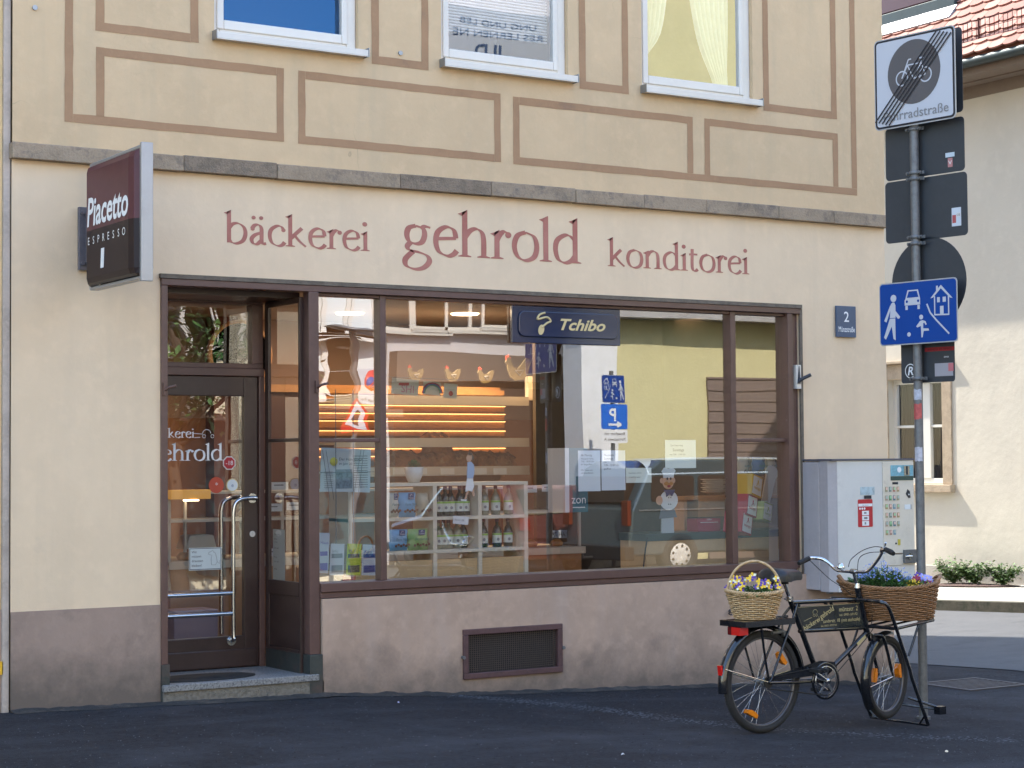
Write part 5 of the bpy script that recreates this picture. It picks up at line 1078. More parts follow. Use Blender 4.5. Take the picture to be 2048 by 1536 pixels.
for i, (px, py, r_) in enumerate(((805,926,.20),(845,928,.17),(880,922,.21),(925,926,.20),(965,926,.19),(1003,926,.17),(878,899,.16),(872,884,.15))):
    x, z = F(px, py, 3.05); b = MB(); b.lathe([(0,-r_*.42),(r_*.8,-r_*.38),(r_,-.05),(r_*.85,r_*.3),(r_*.45,r_*.52),(0,r_*.58)], (x, 3.08, z), 20, 'z', 1, .75)
    for k in range(3): b.tube([(x-r_*.5+r_*.5*k,2.93,z+r_*.25),(x-r_*.5+r_*.5*k,3.08,z+r_*.58),(x-r_*.5+r_*.5*k,3.2,z+r_*.3)], .008, 4)
    tag(b.build("bread_loaf", m_brd), "%s dark bread loaf from the left on the lit bread shelf" % ORD[i] if i < 6 else ("upper small dark loaf stacked above the others", "lower small dark loaf leaning on the row")[i-6], "bread", "bread loaves on the lit shelf")
# hens on top of the shelves
m_hen = mat("painted_hen", (.15,.125,.07), .7, nz=(20,.3)); m_comb = mat("red_comb", (.35,.05,.03), .6)
def hen(px, py, s, lb, big=False):
    x, z = F(px, py, 3.05); b = MB(); out = [(-.52,.30),(-.46,.44),(-.40,.48),(-.30,.42),(-.20,.27),(-.02,.20),(.14,.24),(.34,.40),(.56,.44),(.52,.2),(.42,-.06),(.26,-.26),(.0,-.32),(-.24,-.28),(-.40,-.08),(-.44,.18)] if not big else [(-.5,.36),(-.42,.52),(-.34,.55),(-.27,.42),(-.2,.22),(0,.12),(.16,.3),(.36,.52),(.52,.5),(.56,.3),(.46,.14),(.42,.0),(.28,-.22),(-.1,-.28),(-.28,-.16),(-.4,.1),(-.42,.28)]
    b.prism([(x+a*s, z+c*s) for a, c in out], 3.0, 3.02); b.m = 1; b.prism([(x+a*s, z+c*s) for a, c in ((-.46,.44),(-.47,.60),(-.40,.52),(-.37,.64),(-.32,.5),(-.28,.56),(-.3,.42))], 3.001, 3.019)
    b.m = 2; b.tube([(x+a*s, 2.995, z+c*s) for a, c in ((-.12,.06),(.22,.10),(.08,-.1),(-.12,.06))], .006, 4)
    tag(b.build("hen_figure", [m_hen, m_comb, m_greyink]), lb, "figurine", "hen figures on the bread shelves")
hen(826,752,.15,"small flat hen figure first from the left on the bread shelves"); hen(900,753,.15,"small flat hen figure second from the left on the bread shelves"); hen(966,756,.155,"small flat hen figure beside the big rooster"); hen(1030,746,.26,"big flat rooster figure standing on the bread shelves", True)
# children's drawings hung in the window
for (a, c, e, h, lb, tx, cc) in ((783,757,837,790,"pale yellow child's drawing with pink letters hung on the line","SHI",(.6,.2,.3)),(846,763,881,790,"child's rainbow drawing hung in the middle of the line","",(.6,.1,.1)),(887,767,914,797,"narrow child's drawing with a red apple at the right of the line","",(.5,.1,.05))):
    x0, z1 = F(a, c, 1.3); x1, z0 = F(e, h, 1.3); o, b_ = sheet("child_drawing", lb, x0, x1, z0, z1, 1.3, ([(tx,.35,.15,.06)] if tx else []), (.68,.66,.56), cat="drawing", tilt=R(4), ink=mat("pink_crayon", cc, .8))
    b = MB(); cx, cz = (x0+x1)/2, (z0+z1)/2
    if tx == "" and a == 846:
        for k, r_ in enumerate((.09,.08,.07)): b.m = k; b.tube([(cx+r_*math.cos(t_), 1.29, cz-.04+r_*.9*math.sin(t_)) for t_ in [math.pi*i/10 for i in range(11)]], .005, 4)
    elif a == 887: b.lathe([(0,0),(.02,0),(.02,.002)], (cx,1.29,cz-.02), 12, 'y')
    else: b.box(cx-.06,cx+.03,1.29,1.292,cz+.01,cz+.03)
    b.build("crayon_marks", [mat("red_crayon", (.55,.07,.05), .8), mat("blue_crayon", (.1,.2,.5), .8), mat("green_crayon", (.2,.4,.2), .8)], o)
b = MB(); x0, z0 = F(775,756,1.3); x1, z1 = F(960,764,1.3); b.tube([(x0,1.3,z0+.01),(x1,1.3,z1+.01)], .002, 4); tag(b.build("hanging_line", m_greyink), "thin cord holding the children's drawings behind the glass", "cord")
# wall cabinet at the right of the hens
x0, z1 = F(1056,752,3.0); x1, z0 = F(1144,802,3.0); b = MB(); b.box(x0, x1, 3.0, 3.06, z0, z1); tag(b.build("wall_cabinet", m_cream, None, .01), "cream wall cabinet hanging above the counter", "cabinet")
# display rack with bottles and coffee
ry0, ry1 = .50, .80
dk = thing("display_rack", "cream display rack of bottles and coffee bags behind the window", "shelving", (6.9, .65, FZ_))
rx = [F(p, 1000, ry0)[0] for p in (700, 870, 960, 1052)]; rz = [F(900, p, ry0)[1] for p in (968, 1036, 1102)]
b = MB()
for x in rx: b.box(x-.016, x+.016, ry0, ry1, FZ_, rz[0]-.0121)
b.build("upright", m_cream, dk)
for z in rz: b = MB(); b.box(rx[0]-.016, rx[-1]+.016, ry0-.003, ry1+.002, z-.012, z+.012); b.build("shelf_board", m_cream, dk)
b = MB(); b.box(rx[0], rx[-1]-.016, ry0+.02, ry0+.04, FZ_, rz[2]-.06); b.build("kick_panel", m_beech, dk)
zb3 = rz[2]+.013; za3 = rz[1]+.013
m_bgl = mat("green_bottle_glass", (.02,.035,.02), .12, coat=.4); m_cgl = mat("pale_bottle_glass", (.22,.22,.15), .12, coat=.4); m_lab = mat("white_green_label", (.62,.64,.58), .6, nz=(30,.2)); m_capd = mat("bottle_cap", (.10,.03,.03), .4)
def bottle(x, y, z, s, m, group, lb):
    b = MB(); b.lathe([(0,0),(.034,0),(.036,.01),(.036,.15),(.028,.185),(.013,.215),(.013,.262)], (x,y,z), 16); b.v = [(a, c, z+(e-z)*s) for a, c, e in b.v]
    o = tag(b.build("bottle", m), lb, "bottle", group)
    b = MB(); b.lathe([(.0368,.04),(.0368,.135)], (x,y,z), 16); b.m = 1; b.lathe([(.0145,.245),(.0145,.275),(0,.276)], (x,y,z), 12); b.m = 2
    b.v = [(a, c, z+(e-z)*s) for a, c, e in b.v]; b.lathe([(.0375,.115*s),(.0375,.133*s)], (x,y,z), 16); b.m = 3; b.disc((x-.012,y-.0385,z+.075*s), .012, .002, n=10); b.build("bottle_label", [m_lab, m_capd, mat("green_print", (.25,.45,.08), .6), m_greyink], o)
for px in (876,890,901,919,930,968,991,1017): bottle(F(px,1000,.62)[0], .62, za3, .80, m_bgl if px < 950 else m_cgl, "bottles on the upper shelf of the display rack", "%s bottle from the left on the upper shelf of the display rack" % ORD[(876,890,901,919,930,968,991,1017).index(px)])
for px in (876,887,897,914,926,966,994,1016): bottle(F(px,1070,.62)[0], .62, zb3, .77, m_cgl if px < 925 else m_bgl, "bottles on the lower shelf of the display rack", "%s bottle from the left on the lower shelf of the display rack" % ORD[(876,887,897,914,926,966,994,1016).index(px)])
def bag(a, c, z, h, col, lb, tx, logo=True, y=.56):
    x0, x1 = F(a,1050,y)[0], F(c,1050,y)[0]; w = x1-x0; b = MB(); n = 8; V = []
    for j in range(n+1):
        t_ = j/n; dpt = .055*math.sin(math.pi*min(1,(1-t_)*.9+.1))**.6*(1 if t_ < .98 else .15)
        for i in range(7):
            u_ = i/6; V.append((x0+w*u_+.004*math.sin(j*2+i), y-dpt*math.sin(math.pi*u_)**.5, z+h*t_))
    b.add(V, [(j*7+i, j*7+i+1, (j+1)*7+i+1, (j+1)*7+i) for j in range(n) for i in range(6)], True)
    V2 = [(p[0], 2*y-p[1], p[2]) for p in V]; b.add(V2, [(j*7+i+1, j*7+i, (j+1)*7+i, (j+1)*7+i+1) for j in range(n) for i in range(6)], True); b.quad(V[0],V[6],V2[6],V2[0])
    o = tag(b.build("coffee_bag", mat("foil_bag", col, .4, nz=(5,.1))), lb, "coffee bag"); yf = y-.062; b = MB()
    if logo: b.box(x0+w*.34, x0+w*.66, yf-.002, yf, z+h*.72, z+h*.97); b.m = 1; b.text("Tchibo", Tm(x0+w*.5, yf-.004, z+h*.76), .008, width=w*.28); b.tube([(x0+w*.5+.008*math.cos(q), yf-.003, z+h*.88+.008*math.sin(q)) for q in (0,1,2,3,4)], .0012, 4)
    b.m = 2; b.text(tx, Tm(x0+w*.5, yf-.003, z+h*.48), .020, width=w*.7, shear=.3)
    b.m = 3
    for i in range(6): b.disc((x0+w*(.15+.14*i), yf-.004, z+h*(.24+.05*(i % 2))), .010, .003, n=8)
    b.build("bag_print", [mat("navy_print", (.03,.05,.15), .5), m_wl, mat("dark_green_text", (.05,.15,.15), .6), mat("bean_brown", (.12,.045,.02), .5)], o)
bag(772,795,za3,.18,(.60,.58,.52),"white coffee bag at the left end of the upper rack shelf","Feine"); bag(797,831,za3,.18,(.16,.38,.62),"light blue coffee bag on the upper rack shelf","Feine Milde"); bag(833,856,za3,.175,(.42,.36,.26),"beige coffee bag without blue badge on the upper rack shelf","",False)
bag(778,814,zb3,.155,(.20,.42,.66),"light blue coffee bag on the lower rack shelf","Feine Milde"); bag(815,855,zb3,.155,(.32,.48,.18),"green coffee bag on the lower rack shelf","Der Herzhafte")
# potted plant, walking figure, small cards
x, z = F(825,968,.62); z = rz[0]+.0125; b = MB(); b.lathe([(0,0),(.04,0),(.062,.05),(.072,.115),(.065,.115),(.05,.02),(0,.02)], (x,.6,z), 26); pot = tag(b.build("plant_pot", m_white), "white tapered pot with a clipped green plant on top of the rack", "potted plant")
b = MB(); b.lathe([(0,.1),(.065,.1)], (x,.6,z), 20)
for i in range(420):
    v = Vector((rf.gauss(0,1),rf.gauss(0,1),abs(rf.gauss(0,1)))).normalized(); leafblade(b, (x+v.x*.055*rf.random()**.3, .6+v.y*.055, z+.105+v.z*.055*rf.random()**.4), v, .018, .005)
b.build("foliage", m_leaf, pot)
b = MB(); x, z = F(939,954,.30); s_ = .0049; y = .30       # cut-out figure of a walking woman
def pf(pts, mi): b.m = mi; b.prism([(x+a*s_, z-c*s_*1.0) for a, c in pts], y, y+.004)
pf([(-3,-33),(-5,-29),(-4,-24),(1,-22),(4,-26),(5,-32),(1,-36)],0); pf([(-1,-37),(4,-36),(8,-30),(7,-24),(5,-27),(4,-32),(-3,-33)],3); pf([(-3,-22),(3,-23),(8,-18),(9,-8),(6,2),(-4,2),(-4,-10)],1); pf([(-4,2.3),(6,2.3),(8,14),(4,22),(-1,20),(-7,22),(-6,12)],2); pf([(-5,22.3),(-1,20.5),(-6,33),(-9,33)],0); pf([(-9,33.3),(-5,33.3),(-6,36),(-15,35),(-15,32.5)],2); pf([(4,22.3),(8,18),(9,28),(6,29)],0)
tag(b.build("walking_figure", [mat("skin_tone", (.5,.3,.2), .6), mat("light_blue_cloth", (.3,.42,.62), .7), m_paper, mat("dark_hair", (.1,.07,.05), .7)]), "small figure of a walking woman in light blue top and white trousers in the window", "figurine")
x0, z1 = F(906,1033,.47); x1, z0 = F(937,1048,.47); sheet("price_card", "small white price card tilted on the edge of the rack", x0, x1, z0, z1, .47, [("Stück 2,50",.1,.4,.014)], (.68,.68,.7), cat="card", tilt=R(6))
# notices stuck inside the glass
yi2 = .078
def notice(a, c, e, h, lines, lb, col=(.66,.70,.74), **k):
    x0, z1 = F(a, c, yi2); x1, z0 = F(e, h, yi2); return sheet("notice", lb, x0, x1, z0, z1, yi2, lines, col, **k)
notice(1156,901,1201,982,[("Ab Montag",.12,.86,.016),("Montag bis Freitag",.12,.78,.011),("7.00 - 18.00 Uhr",.12,.71,.013),("für Sie geöffnet",.12,.64,.012),("Wir freuen uns",.12,.5,.012),("auf Ihren Besuch",.12,.43,.012)],"left white opening hours sheet of the pair inside the window")
notice(1202.5,901,1251,980,[("Muezende",.1,.86,.016),("Samstag",.1,.77,.018),("von",.1,.69,.012),("7.00 - 12.00 Uhr",.1,.61,.015),("geöffnet",.1,.52,.014)],"right white sheet of the pair with Samstag 7.00 - 12.00 Uhr",(.60,.64,.70))
notice(1330,880,1392,936,[("Zum Geburtstag",.16,.78,.013),("Sonntags",.24,.6,.022),("von 7.00 - 11.00 Uhr",.14,.46,.013)],"pale notice about Sonntags above the chef figure",(.68,.72,.66))
notice(1252,936,1303,965,[("Bestellungen nehmen",.1,.62,.010),("wir gerne entgegen",.1,.35,.010)],"small cream card left of the chef figure",(.66,.68,.60))
x0, z1 = F(541,1112,.55); x1, z0 = F(569,1168,.55)
sheet("opening_hours_notice", "narrow white opening hours notice behind the recess side glass", 0, .19, 0, .36, 0, [("Öffnungszeiten",.1,.88,.012),("Montag",.1,.80,.010),("bis Freitag",.1,.74,.010),("7.00 - 18.00",.1,.62,.011),("Samstag",.1,.45,.010),("7.00 - 12.30",.1,.36,.011),("Sonntag",.1,.22,.010)], (.55,.54,.48), x_dir=Tm(5.662,.46,-.65,-math.pi/2))
# illuminated brand panel
x0, z1 = F(1026,607,.02); x1, z0 = F(1243,688,.02); z1 = 1.126; z0 = z1-(F(1130,612,.02)[1]-F(1130,686,.02)[1])

tp = thing("coffee_brand_sign", "dark blue Tchibo coffee sign with gold lettering hung at the window head", "sign", (x0, .1, z0))
b = MB(); b.box(x0, x1, .034, .064, z0, z1-.002); m_navy = mat("navy_enamel", (.012,.02,.055), .15, coat=.5); b.build("sign_board", m_navy, tp, .004)
b = MB(); b.prism(rrect(x0+.05, x1-.03, z0+.045, z1-.04, .05), .020, .0335); b.build("raised_panel", m_navy, tp, .006)
b = MB(); w = x1-x0; h = z1-z0; b.text("Tchibo", Tm(x0+w*.615, .016, z0+h*.38), h*.30, width=w*.42, shear=.35, bold=.035)
b.prism([(x0+w*.25+.026*math.cos(t_)*1.0+.006*math.sin(t_), z0+h*.36+.038*math.sin(t_)) for t_ in [i*.4 for i in range(16)]], .0155, .017)
b.tube(spline([(x0+w*.255,.016,z0+h*.42),(x0+w*.30,.016,z0+h*.54),(x0+w*.335,.016,z0+h*.60),(x0+w*.30,.016,z0+h*.70),(x0+w*.22,.016,z0+h*.64),(x0+w*.235,.016,z0+h*.76),(x0+w*.285,.016,z0+h*.82)], 6), .008, 6)
b.build("gold_emblem", mat("gold_print", (.62,.50,.26), .4), tp)
# brochure and newspaper rack behind the narrow pane
rk = thing("wire_rack", "thin wire newspaper and brochure rack behind the narrow left pane", "rack", (5.95, .3, -.8))
b = MB()
for px in (672, 707): x = F(px,1000,.22)[0]; b.tube([(x,.22,-.82),(x,.22,.5)], .003, 5)
for px, py in ((640,945),(640,1092),(640,1128),(640,1150)): x0, z = F(px,py,.22); x1 = F(752,py,.22)[0]; b.tube([(x0,.215,z),(x1,.215,z)], .0025, 5)
for a, c in ((652,668),(722,706),(645,660),(728,715)): p = F(a,900,.2); q = F(c,1000,.2); b.tube([(p[0],.2,p[1]),(q[0],.2,q[1])], .002, 4)
b.build("wires", m_greyink, rk)
x0, z1 = F(641,897,.25); x1, z0 = F(741,983,.25)
o, _ = sheet("newspaper", "newspaper with a yellow spot and a photograph in the wire rack", x0, x1, z0, z1, .25, [("Der Höhepunkt",.36,.72,.020),("im Jahr 2015",.36,.62,.018)], (.60,.66,.70), tilt=R(2), cat="newspaper")
b = MB(); w, h = x1-x0, z1-z0; b.box(x0+w*.3,x0+w*.62,.2465,.2485,z0+h*.08,z0+h*.52); b.m = 1; b.lathe([(0,0),(.03,0),(.03,.002)], (x0+w*.26,.2465,z0+h*.70), 14, 'y'); b.m = 2
for i in range(14): b.box(x0+w*.66,x0+w*.94,.2465,.248,z0+h*(.1+.055*i),z0+h*(.115+.055*i))
for i in range(9): b.box(x0+w*.06,x0+w*.24,.2465,.248,z0+h*(.1+.045*i),z0+h*(.11+.045*i))
b.build("newsprint", [mat("news_photo", (.25,.3,.36), .8, nz=(40,.7)), mat("yellow_spot", (.7,.65,.05), .7), m_greyink], o)
for (a, c, e, h, col, c2, tx, lb) in ((637,1066,658,1146,(.62,.62,.68),(.22,.12,.42),"Haus","white and purple brochure at the left end of the wire rack"),(660,1088,688,1150,(.68,.69,.70),(.3,.3,.3),"Info","plain white brochure in the wire rack"),(693,1088,722,1150,(.50,.58,.04),(.05,.06,.05),"Plan","lime yellow brochure with black print in the wire rack"),(724,1090,754,1150,(.60,.64,.70),(.05,.09,.30),"Kurs","white and dark blue brochure at the right of the wire rack"),(685,1151,711,1163,(.45,.02,.03),(.6,.6,.6),"Aktion","flat red leaflet lying below the brochures")):
    x0, z1 = F(a,c,.20); x1, z0 = F(e,h,.20); o, _ = sheet("brochure", lb, x0, x1, z0, z1, .20, [(tx,.12,.72,.022)], col, tilt=R(3), cat="brochure", ink=mat("brochure_ink", c2, .6))
    if e-a < 40 and h-c > 30: b = MB(); b.box(x0+.01, x1-.012, .1975, .1985, z0+.02, z0+.07); b.box(x0+.01, x1-.012, .1975, .1985, z0+.12, z0+.15); b.build("brochure_print", mat("brochure_colour", c2, .6), o)
# low partition with light wood front, things on it
py0 = .62; x0 = F(1292,1080,py0)[0]; x1 = 10.61; zt5 = F(1400,1064,py0)[1]
lp = thing("low_partition", "low light wood partition with dark green top edge behind the right of the window", "counter", ((x0+x1)/2, .75, FZ_))
b = MB(); b.box(x0, x1, py0, py0+.35, FZ_, zt5-.06); b.build("wood_front", m_beech, lp); b = MB(); b.box(x0-.01, x1, py0-.01, py0+.36, zt5-.0595, zt5); b.build("top_board", mat("dark_petrol_board", (.018,.045,.05), .35), lp, .003)
x, z = F(1563,1108,py0-.006); b = MB(); b.box(x-.03,x+.03,py0-.012,py0-.001,z-.045,z+.045); b.m = 1; b.disc((x,py0-.016,z), .02, .004); b.build("wall_socket", [m_white, m_greyink], lp)
b = MB(); x, z = F(1292,1075,.6); b.tube(spline([(x,.58,z),(x-.03,.57,z-.1),(x-.06,.56,z-.25),(x-.12,.5,z-.36)], 6), .006, 6); tag(b.build("power_cable", m_black), "black cable hanging from the left end of the low partition", "cable")
x, z = F(1341,1068,.60); z = zt5; Hc = F(1341,935,.6)[1]-zt5; s_ = Hc; y = .64   # flat wooden chef
b = MB()
def cf(pts, mi, k): b.m = mi; b.prism([(x+a*s_, z+c*s_) for a, c in pts], y-.006*k, y-.006*k+.012 if k == 0 else y-.006*k+.005)
def ell(cx, cz, rx_, rz_, n=20): return [(cx+rx_*math.cos(2*math.pi*i/n), cz+rz_*math.sin(2*math.pi*i/n)) for i in range(n)]
cf([(-.11,0),(.13,0),(.12,.28),(-.10,.28)],0,0); cf([(-.16,.22),(.18,.24),(.10,.46),(-.10,.46)],1,1); cf(ell(.02,.50,.17,.15),2,2); cf(ell(-.17,.50,.06,.07),3,3); cf(ell(.0,.78,.105,.11),3,3); cf(ell(-.11,.80,.035,.04),3,2); cf(ell(.11,.80,.035,.04),3,2)
cf([(-.10,.84),(.10,.84),(.10,.90),(.14,.95),(.08,1.0),(0,.98),(-.08,1.0),(-.13,.94),(-.10,.90)],2,4); cf(ell(.0,.755,.085,.035),4,4); cf(ell(0,.715,.03,.02),5,5); cf(ell(.0,.79,.025,.022),3,5); cf(ell(-.03,.83,.013,.02),6,5); cf(ell(.035,.83,.013,.02),6,5); cf([(-.10,.66),(.12,.66),(.10,.61),(.06,.56),(.02,.60),(-.04,.55),(-.05,.61)],5 if 0 else 7,4)
for c_ in (.54, .44): cf(ell(-.0,c_,.008,.008,8),6,4); cf(ell(.04,c_,.008,.008,8),6,4)
tag(b.build("chef_figure", [mat("pale_grey_trousers", (.42,.46,.50), .7), mat("grey_apron", (.13,.15,.18), .7), m_paper, mat("wood_skin", (.62,.38,.26), .7), mat("ginger_moustache", (.50,.22,.05), .7), mat("mouth_red", (.35,.02,.04), .6), m_ink, mat("navy_scarf", (.03,.06,.17), .7)]), "flat painted wooden chef with white hat, ginger moustache and blue scarf on the partition", "figurine")
x0, z1 = F(1395,1038,.66); x1, _ = F(1441,1038,.66); b = MB(); b.box(x0, x1, .66, .80, zt5+.001, z1); b.m = 1; b.text("Kaffee", Tm((x0+x1)/2,.658,(zt5+z1)/2+.04), .014); b.box(x0+.03,x1-.03,.6575,.659,(zt5+z1)/2+.02,(zt5+z1)/2+.024)
tag(b.build("red_box", [mat("claret_card", (.28,.012,.05), .5), m_wl], None, .002), "claret red box standing on the partition right of the chef", "box")
for k in range(7):
    x, z = F(1428,982,1.0); b = MB(); b.lathe([(0,0),(.06,0),(.11,.014),(.115,.018),(.06,.006),(0,.006)], (x+.02*(k % 2),1.0,z-.02+.017*k), 24); tag(b.build("plate", m_cream), "%s cream plate from the bottom of the stack behind the partition" % ORD[k], "plate", "stack of cream plates behind the partition")
x, z = F(1428,984,1.0); b = MB(); b.box(x-.35, x+.8, .95, 1.3, z-.06, z-.035); b.box(x-.34,x-.31,.97,1.25,FZ_,z-.06); b.box(x+.75,x+.79,.97,1.25,FZ_,z-.06); b.box(x-.2,x+.08,.96,1.2,z-.035-.15-.02,z-.06); tag(b.build("back_shelf", m_wood), "dark wood shelf carrying plates behind the low partition", "shelf")
for i, (a, c, col, lb) in enumerate(((1478,1496,(.55,.42,.3),"brown coffee bag at the left of the row above the tea boxes"),(1506,1530,(.05,.09,.30),"dark blue coffee bag in the row above the tea boxes"),(1533,1550,(.5,.38,.2),"tan coffee bag at the right of the row above the tea boxes"))):
    bag(a, c, F(1500,952,.95)[1], .16, col, lb, "Kaffee", False, .98)
# tea boxes leaning in a stair
def tea(px, py, s, rot, col, lb):
    x, z = F(px, py, .45); b = MB(); b.T = Tm(x, .52, z, R(22), 0, R(rot)); h = s/2; b.box(-h,h,-h,h,-h,h); b.m = 1; b.box(-h*.86,h*.86,-h-.002,-h-.0004,-h*.86,h*.86); b.box(h+.0004,h+.002,-h*.86,h*.86,-h*.86,h*.86); b.m = 0
    b.text("teatogo", Tm(0,-h-.004,-h*.35), s*.15, width=s*.66, bold=.01); b.tube([(-.1*s,-h-.004,h*.0),(.02*s,-h-.004,h*.35),(.14*s,-h-.004,h*.1)], .003, 4); b.tube([(.02*s,-h-.004,h*.35),(.0,-h-.004,h*.55)], .005, 4)
    tag(b.build("tea_box", [mat("tea_box_edge", col, .5), m_wl]), lb, "box")
tea(1507,972,.17,14,(.62,.38,.01),"yellow edged tea box on top of the leaning stack"); tea(1497,1012,.17,12,(.42,.03,.07),"red edged tea box in the middle of the leaning stack"); tea(1487,1047,.17,13,(.40,.03,.06),"red edged tea box at the foot of the leaning stack")
tea(1530,1024,.15,12,(.35,.40,.12),"green edged tea box leaning right of the red ones")
x, z = F(1546,962,.62); b = MB(); b.T = Tm(x,.66,z,0,0,R(16)); b.prism(ell(0,.07,.07,.06)+[], -.004,.004); b.prism([(-.055,.06),(.055,.06),(.04,-.30),(-.04,-.30)], -.0035,.0035); tag(b.build("white_scoop", mat("translucent_white_plastic", (.6,.58,.54), .5)), "white rounded paddle standing behind the tea boxes", "scoop")
# teal advertising column
x0, z1 = F(1138,896,.9); x1, z0 = F(1176,1024,.9); b = MB(); b.box(x0, x1, .9, 1.15, z0, z1); b.m = 1; b.box(x0-.04, x0-.001, .9, 1.15, z0, z1); b.text("zon", Tm((x0+x1)/2,.897,z0+.07), .07); b.box(x0+.03,x1-.03,.8965,.899,z0+.035,z0+.042)
tag(b.build("display_box", [mat("teal_card", (.02,.12,.16), .5), m_wl]), "tall teal display box with white script on the counter", "display box")
# service counter
cy = 1.75; x0 = F(345,1100,cy)[0]; x1 = F(1168,1100,cy)[0]; zc1, zc2, zc3 = F(450,1125,cy)[1], F(450,1040,cy)[1], F(450,985,cy)[1]
ct = thing("service_counter", "bakery service counter with glass display top and wooden front", "counter", ((x0+x1)/2, 2.1, FZ_))
b = MB(); b.box(x0, x1, cy+.04, cy+.7, FZ_, zc1-.04); b.build("wood_front", m_wood, ct); b = MB(); b.box(x0-.03, x1+.02, cy, cy+.72, zc1-.0395, zc1+.02); b.build("marble_slab", m_cream, ct, .004)
b = MB(); b.box(x0, x1, cy+.05, cy+.35, zc2-.012, zc2+.012); b.box(x0, x1, cy+.15, cy+.6, zc3-.012, zc3+.006)
for i in range(5): xx = x0+(x1-x0)*i/4; b.box(xx-.012, xx+.012, cy+.06, cy+.08, zc1+.02, zc3-.012)
b.build("glass_case_frame", m_rail, ct)
for i in range(4): b = MB(); xx0 = x0+(x1-x0)*i/4+.013; xx1 = x0+(x1-x0)*(i+1)/4-.013; b.quad((xx0,cy+.06,zc1+.02),(xx1,cy+.06,zc1+.02),(xx1,cy+.06,zc3-.012),(xx0,cy+.06,zc3-.012)); b.build("case_glass", glass("case_glass", 1.4), ct)
m_bun = mat("golden_bun", (.46,.22,.07), .6, nz=(10,.4), bump=(20,.3,.01))
for i in range(14):
    xx = x0+.15+(x1-x0-.3)*i/13+rr.uniform(-.02,.02); lv = i % 3; z = (zc1+.022) if lv < 2 else zc2+.013; r_ = rr.uniform(.05,.075); b = MB(); b.lathe([(0,0),(r_*.8,0),(r_,r_*.4),(r_*.6,r_*.85),(0,r_)], (xx, cy+.17+rr.uniform(-.05,.05), z), 14)
    tag(b.build("bread_roll", m_bun), "%s golden roll from the left in the counter display" % ORD[i], "bread roll", "rolls in the counter display")
for i, (px, py) in enumerate(((560,972),(590,1012),(548,1015),(1060,978),(1098,976),(1130,980),(548,1105))):
    x, z = F(px, py, cy); b = MB(); b.box(x-.07,x+.07,cy+.0,cy+.004,z-.03,z+.03); b.m = 1; b.box(x-.05,x+.03,cy-.0015,cy-.0002,z+.002,z+.012); tag(b.build("price_card", [m_paper, m_greyink]), "%s white price card at the front of the service counter" % ORD[i], "card", "price cards on the counter")
x, z = F(403,1082,cy+.1); b = MB(); b.prism([(x-.13,z-.06),(x+.13,z-.06),(x+.10,z+.045),(x-.09,z+.045)], cy+.1, cy+.3); tag(b.build("white_tub", m_cream, None, .01), "white tub on the counter seen through the door glass", "tub")
x, z = F(372,990,cy+.1); b = MB(); b.box(x-.16,x+.16,cy+.0,cy+.1,z-.03,z+.04); hl = tag(b.build("heat_lamp", mat("orange_lamp_hood", (.55,.28,.04), .5, emit=((1,.5,.1),.08)), None, .004), "orange hooded lamp on a slim stand over the counter", "lamp")
b = MB(); b.lathe([(0,-.01),(.06,-.01),(.06,0)], (x+.02,cy+.05,z-.035), 16); b.build("lamp_bulb", m_lamp, hl); b = MB(); b.tube([(x,cy+.12,zc1+.02),(x,cy+.12,z-.03)], .015); b.build("lamp_stand", m_rail, hl)
x, z = F(387,1250,1.25); b = MB(); b.box(x-.17,x+.17,1.2,1.45,FZ_+.002,z+.11); tag(b.build("waste_bin", mat("mauve_plastic", (.26,.19,.24), .6), None, .01), "mauve square bin standing inside behind the door", "bin")
# wall panel with round opening seen over the door
x, z = F(482,708,3.6); b = MB(); b.lathe([(.27,0),(.30,0),(.30,.05),(.27,.05),(.27,0)], (x,3.6,z), 36, 'y'); b.m = 1; b.lathe([(0,.02),(.27,.02)], (x,3.6,z), 36, 'y'); tag(b.build("round_mirror", [m_wood, m_chrome]), "round wood rimmed mirror on the wall seen through the glass over the door", "mirror")
x = F(462,900,4.2)[0]; b = MB(); b.box(x-.12, x+.12, 4.3, 4.49, FZ_, CZ); b.build("wall_pillar", mat("dark_red_brown_paint", (.15,.06,.05), .7), shop)
x = F(590,900,4.2)[0]; b = MB(); b.box(x-.5, x+.35, 4.2, 4.49, FZ_, F(590,785,4.2)[1]); b.m = 1; b.box(x-.55,x+.4,4.15,4.49,F(590,785,4.2)[1]+.001,F(590,770,4.2)[1]); tag(b.build("tall_cupboard", [mat("dark_walnut", (.09,.04,.035), .5), m_wood]), "dark walnut cupboard with wooden top at the back wall", "cupboard")

# ------------------------------------------------------------------ the other side of the street (seen mirrored in the glass)
def opp_window(par, x0, x1, z0, z1, y, m=None, blind=0):
    """window in a wall that faces +Y at plane y"""
    b = MB(); t = .06; yf = y+.02
    b.box(x0,x0+t,yf-.05,yf+.02,z0,z1); b.box(x1-t,x1,yf-.05,yf+.02,z0,z1); b.box(x0+t,x1-t,yf-.05,yf+.02,z0,z0+t); b.box(x0+t,x1-t,yf-.05,yf+.02,z1-t,z1); b.box((x0+x1)/2-.035,(x0+x1)/2+.035,yf-.05,yf+.018,z0+t,z1-t)
    b.box(x0-.05,x1+.05,y,yf+.12,z0-.06,z0-.001)
    w = b.build("window", m_white, par)
    b = MB(); b.box(x0+t,x1-t,y-.02,y+.004,z0+t,z1-t); b.build("pane", mat("dark_pane", (.03,.035,.04), .05, coat=1), w)
    if blind: b = MB(); b.box(x0+t,x1-t,y+.0042,y+.012,z1-t-(z1-z0-2*t)*blind,z1-t); b.build("roller_blind", m_blindw, w)
m_blindw = mat("white_blind", (.62,.64,.64), .7)
